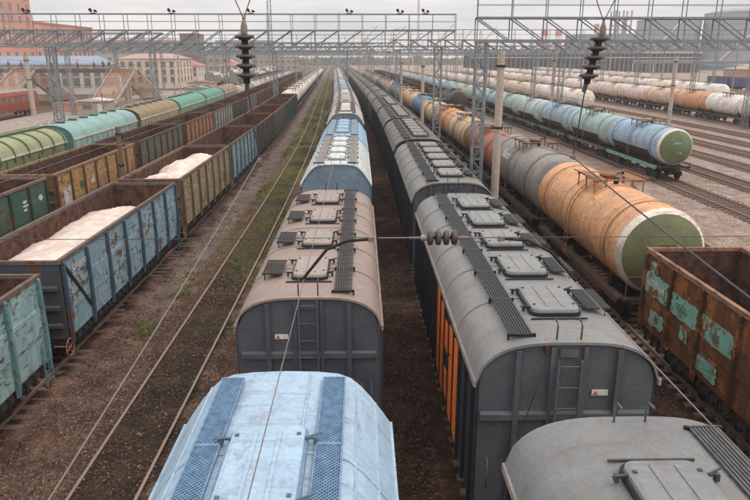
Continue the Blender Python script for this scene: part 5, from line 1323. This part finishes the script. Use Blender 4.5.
# dark open shed with pale columns on the right
def shed():
    S = Spec(); x0, x1, y0, y1, h = 72, 224, 450, 500, 13.0; L = x1 - x0
    S.add('roof', MB().box((L / 2, 25, h), (L + 2, 52, 1.3)).mesh('roof', 'tint'), (0, 0, 0), 0, 'roof')
    S.add('back_wall', MB().box((L / 2, 30, h / 2 - .6), (L, .6, h - .4)).mesh('back_wall', 'tint'), (0, 0, 0), 0, 'wall')
    S.add('end_wall', MB().box((L, 25, h / 2 - .6), (.5, 49, h - .4)).mesh('end_wall', 'tint'), (0, 0, 0), 0, 'wall')
    cm = MB().box((0, 0, h / 2 - .4), (.45, .45, h - .6)).mesh('column', 'galv')
    for k in range(51): S.add('column', cm, (k * 3.0, .4, 0))
    S.add('crane_rail', MB().box((L / 2, .4, h - 3.4), (L, .4, .6)).mesh('crane_rail', 'tint'), (0, 0, 0), 0, 'roof')
    make(S, 'loading_shed', (x0, y0, 0), 0, {'roof': C(186, 184, 182), 'wall': C(38, 43, 51)}, 'long dark open shed with pale columns behind the white tanks', 'shed')
shed()
def storage(x, s, r, h, label, base):
    S = Spec(); n = 56
    S.add('shell', MB().lathe_z([(-.2, r), (h, r)], (0, 0, 0), n).mesh('shell', 'tint'), (0, 0, 0), 0, 'body')
    S.add('dome', MB().lathe_z([(h, r + .4), (h + .4, r + .4), (h + r * .1, r * .6), (h + r * .14, .05)], (0, 0, 0), n).mesh('dome', 'tint'), (0, 0, 0), 0, 'dome')
    S.add('base_band', MB().lathe_z([(1.5, r + .05), (1.5, r + .16), (4.2, r + .16), (4.2, r + .05)], (0, 0, 0), n).mesh('base_band', 'tint'), (0, 0, 0), 0, 'band')
    st = MB()
    for k in range(40):
        a0, a1 = -2.75 + k * .03, -2.75 + (k + 1) * .03; z0 = 2 + (h - 2) * k / 40; z1 = 2 + (h - 2) * (k + 1) / 40; q = r + .6
        st.tube([(q * math.cos(a0), q * math.sin(a0), z0 + .8), (q * math.cos(a1), q * math.sin(a1), z1 + .8)], .7, 5)
    S.add('spiral_stair', st.mesh('spiral_stair', 'tint'), (0, 0, 0), 0, 'stair')
    for zz in (h * .5, h * .8): S.add('stiffener', MB().lathe_z([(0, r + .05), (0, r + .3), (.4, r + .3), (.4, r + .05)], (0, 0, zz), n).mesh('stiffener', 'tint'), (0, 0, 0), 0, 'body')
    make(S, 'storage_tank', (x, s, 0), 0, {'body': C(136, 144, 152), 'dome': C(160, 152, 148), 'band': base, 'stair': C(206, 206, 204)}, label, 'storage tank', 'big storage tanks')
storage(249.6, 560, 24.3, 38, 'big grey storage tank behind the dark shed', C(150, 158, 166))
storage(306, 540, 34, 42.5, 'biggest grey storage tank at the right edge', C(84, 116, 160))
# refinery frame tower and process building
def tower():
    S = Spec(); h = 54
    fr = MB()
    for x in (-8, 0, 8):
        for y in (-6, 6): fr.box((x, y, h / 2), (1.3, 1.3, h))
    for x in (-8, 0):
        for z in range(0, 48, 8): fr.tube([(x, -6, z), (x + 8, -6, z + 8)], .35, 4)
    S.add('frame', fr.mesh('frame', 'galv'))
    fl = MB().box((0, 0, 0), (17.5, 13.5, .6)).mesh('floor_deck', 'galv')
    for z in range(8, 55, 8): S.add('floor_deck', fl, (0, 0, z))
    for x, z0, z1, r in ((-4, 8, 30, 2.6), (4, 16, 46, 2.2), (0, 0, 20, 3)): S.add('vessel', MB().lathe_z([(z0, .1), (z0 + .6, r), (z1 - .6, r), (z1, .1)], (x, 0, 0), 18).mesh('vessel', 'galv'))
    make(S, 'process_tower', (259, 690, 0), 0, {}, 'hazy steel process tower beside the storage tank', 'tower')
tower()
building('process_building', 202, 262, 640, 680, 30, 'tint', C(120, 126, 132), 'grey blocky process building behind the shed', None, 4, 14, 4, (2.6, 2.2))
building('brick_hall', 150, 178, 262, 280, 5.4, 'tint', C(164, 128, 112), 'orange brick hall at the far right', 1.8, 1, 6, 3, (1.6, 1.6), C(170, 150, 140))
building('brick_hall', 176, 220, 300, 320, 6.5, 'tint', C(176, 130, 110), 'reddish flat hall under the biggest storage tank', None, 1, 10, 3, (1.8, 1.6), C(190, 180, 172))
def chimney(x, s, h, r, label):
    S = Spec(); n = 6
    for k in range(n): S.add('band', FAR_CACHE2('ch%.1f%.1f%d' % (h, r, k), MB().lathe_z([(k * h / n, r * (1.25 - .25 * k / n)), ((k + 1) * h / n, r * (1.25 - .25 * (k + 1) / n))], (0, 0, 0), 18).mesh('band', 'tint')), (0, 0, 0), 0, 'a' if k % 2 else 'b')
    S.add('rim', MB().lathe_z([(h - .4, r + .1), (h + .2, r + .25), (h + .2, .1)], (0, 0, 0), 18).mesh('rim', 'tint'), (0, 0, 0), 0, 'b')
    make(S, 'chimney', (x, s, 0), 0, {'a': C(206, 90, 72), 'b': C(226, 220, 214)}, label, 'chimney', 'striped chimneys')
for x, s, h, r, lab in ((183.5, 690, 36, 3.2, 'striped chimney, leftmost of the pair above the shed'), (197.7, 690, 36, 3.2, 'striped chimney, right of the pair above the shed'), (245.6, 720, 43, 2.6, 'slim striped chimney left of the process tower')): chimney(x, s, h, r, lab)
def crane(x, s, h, label):
    S = Spec(); b = MB()
    for a in (-3, 3):
        for c in (-3, 3): b.tube([(a, c, 0), (a * .5, c * .5, h * .6)], .5, 5)
    S.add('portal', b.mesh('portal', 'tint'), (0, 0, 0), 0, 'body')
    S.add('cab', MB().box((0, 0, h * .62), (5, 6, 4)).mesh('cab', 'tint'), (0, 0, 0), 0, 'body')
    S.add('jib', MB().tube([(0, 0, h * .64), (h * .35, 0, h)], .7, 5).tube([(0, 0, h * .64), (-2, 0, h * .9)], .5, 5).tube([(-2, 0, h * .9), (h * .35, 0, h)], .15, 4).mesh('jib', 'tint'), (0, 0, 0), 0, 'body')
    make(S, 'harbour_crane', (x, s, 0), 0, {'body': C(196, 160, 130)}, label, 'crane', 'harbour cranes')
for i, (x, s, h) in enumerate([(-18, 820, 40), (4, 840, 46), (36, 800, 44), (60, 830, 38), (92, 810, 46), (118, 820, 40), (140, 790, 42)]):
    crane(x, s, h, 'pale harbour crane in haze, %s from the left' % ORD[i])
def pipe_rack():
    S = Spec()
    for z in (7.2, 8.0): S.add('pipe', MB().tube([(0, 0, z), (120, 0, z)], .4, 8).mesh('pipe', 'galv'))
    cm = MB().box((0, 0, 3.6), (.5, .5, 7.4)).mesh('support', 'concrete')
    for k in range(13): S.add('support', cm, (k * 10, 0, 0))
    make(S, 'pipe_rack', (132, 330, 0), 0, {}, 'grey pipe rack on posts before the storage tanks', 'pipe rack')
pipe_rack()

# ------------------------------------------------------------------ gravel stones, weeds and litter near the camera
rng = np.random.default_rng(3)
def scatter_stones(name, zones, label, rmin, rmax, mat='stone'):
    U = []; Sx = []
    for u0, u1, s0, s1, n in zones:
        U.append(rng.uniform(u0, u1, n)); Sx.append(rng.uniform(s0, s1, n))
    U = np.concatenate(U); Sx = np.concatenate(Sx); n = len(U)
    X = U + np.array([off(s) for s in Sx])
    base = np.array([(1, 0, 0), (-1, 0, 0), (0, 1, 0), (0, -1, 0), (0, 0, 1), (0, 0, -1)], dtype=np.float32)
    r = rng.uniform(rmin, rmax, n) * rng.uniform(.6, 1.0, n)
    v = base[None] * (r[:, None, None] * rng.uniform(.55, 1.3, (n, 6, 1))) + rng.uniform(-.25, .25, (n, 6, 3)) * r[:, None, None]
    a = rng.uniform(0, 6.28, n); c, s_ = np.cos(a), np.sin(a)
    vx = v[:, :, 0] * c[:, None] - v[:, :, 1] * s_[:, None]; vy = v[:, :, 0] * s_[:, None] + v[:, :, 1] * c[:, None]
    zz = np.array([gz(u, s) for u, s in zip(U, Sx)])
    V = np.stack([vx + X[:, None], vy + Sx[:, None], v[:, :, 2] * .7 + zz[:, None] + r[:, None] * .25], 2).reshape(-1, 3)
    f = np.array([(0, 2, 4), (2, 1, 4), (1, 3, 4), (3, 0, 4), (2, 0, 5), (1, 2, 5), (3, 1, 5), (0, 3, 5)])
    F = (f[None] + (np.arange(n) * 6)[:, None, None]).reshape(-1, 3)
    me = bpy.data.meshes.new(name); me.from_pydata(V.tolist(), [], F.tolist()); me.materials.append(M[mat])
    tag(ob(name, me), label, 'gravel', None, 'stuff')
scatter_stones('gravel', [(-9.3, -7.0, 10, 26, 11000), (-7.0, -4.0, 10, 30, 7000), (-9.4, -4.0, 26, 48, 8000), (.5, 1.95, 8, 34, 7000), (5.5, 9.4, 8, 30, 7000)], 'loose brown gravel stones between the tracks', .018, .05)
scatter_stones('gravel', [(13, 24.5, 22, 70, 9000), (27, 45, 42, 90, 6000)], 'pale loose gravel right of the orange tank', .02, .06, 'stone_pale')
def weeds():
    pts = []
    n = 0
    while n < 7000:
        s = 27 + 137 * rng.random() ** 1.2
        z_ = rng.choice([0, 1, 2, 3], p=[.3, .32, .2, .18])
        u = {0: rng.normal(-7.6, .35), 1: rng.normal(-4.55, .35), 2: rng.normal(-6.1, .45), 3: rng.uniform(-9, -3.4)}[int(z_)]
        if noise.noise((u * .5, s * .12, 3)) + .35 * noise.noise((u * 2, s * .6, 8)) < (.22 if s < 40 else .06 if s < 70 else -.1): continue
        n += 1; pts.append((u, s))
    extra = [(6.6 + rng.normal(0, .5), 15 + rng.normal(0, 1.2)) for _ in range(160)] + [(15.8 + rng.normal(0, .4), 34 + rng.normal(0, .5)) for _ in range(120)] + [(-8.2 + rng.normal(0, .3), 23.5 + rng.normal(0, .5)) for _ in range(120)]
    vs = []; fs = []
    for u, s in pts + extra:
        x = u + off(s); z = gz(u, s)
        for k in range(5):
            a = rng.uniform(0, 6.28); h = rng.uniform(.04, .13); w_ = rng.uniform(.012, .03); dx, dy = math.cos(a), math.sin(a); l = rng.uniform(.02, .12)
            bx, by = x + rng.normal(0, .05), s + rng.normal(0, .05); o = len(vs)
            vs += [(bx - dy * w_, by + dx * w_, z), (bx + dy * w_, by - dx * w_, z), (bx + dx * l, by + dy * l, z + h)]; fs.append((o, o + 1, o + 2))
    me = bpy.data.meshes.new('weeds'); me.from_pydata(vs, [], fs); me.materials.append(M['grass'])
    tag(ob('weeds', me), 'green and yellowing weeds along the empty track', 'weeds', None, 'stuff')
weeds()
for x, s, rz, l, lab in ((-6.25, 25.2, .5, .9, 'broken timber lying between the rails of the empty track'), (-8.3, 30.5, .2, .35, 'pale rock beside the empty track')):
    b = MB(); b.box((0, 0, .06), (l, .2, .12), 0, .1); b.box((l * .2, .06, .1), (l * .5, .1, .08), .15)
    tag(ob('timber_piece' if l > .5 else 'rock', b.mesh('debris', 'wood' if l > .5 else 'sleeper'), None, (x, s, -.2), rz), lab, 'timber' if l > .5 else 'rock')

# ------------------------------------------------------------------ hazy air over the whole yard
hz = bpy.data.materials.new('haze_air'); hz.use_nodes = True; hn = hz.node_tree.nodes; hn.clear()
vo = hn.new('ShaderNodeVolumePrincipled'); vo.inputs['Color'].default_value = (1, .99, .98, 1); vo.inputs['Density'].default_value = .0004; vo.inputs['Anisotropy'].default_value = 0.0
oo = hn.new('ShaderNodeOutputMaterial'); hz.node_tree.links.new(vo.outputs[0], oo.inputs['Volume'])
hb = MB().box((0, 900, 25.5), (2400, 2060, 55)).mesh('haze', hz)
tag(ob('haze', hb), 'pale haze filling the air over the yard', 'haze', None, 'stuff')
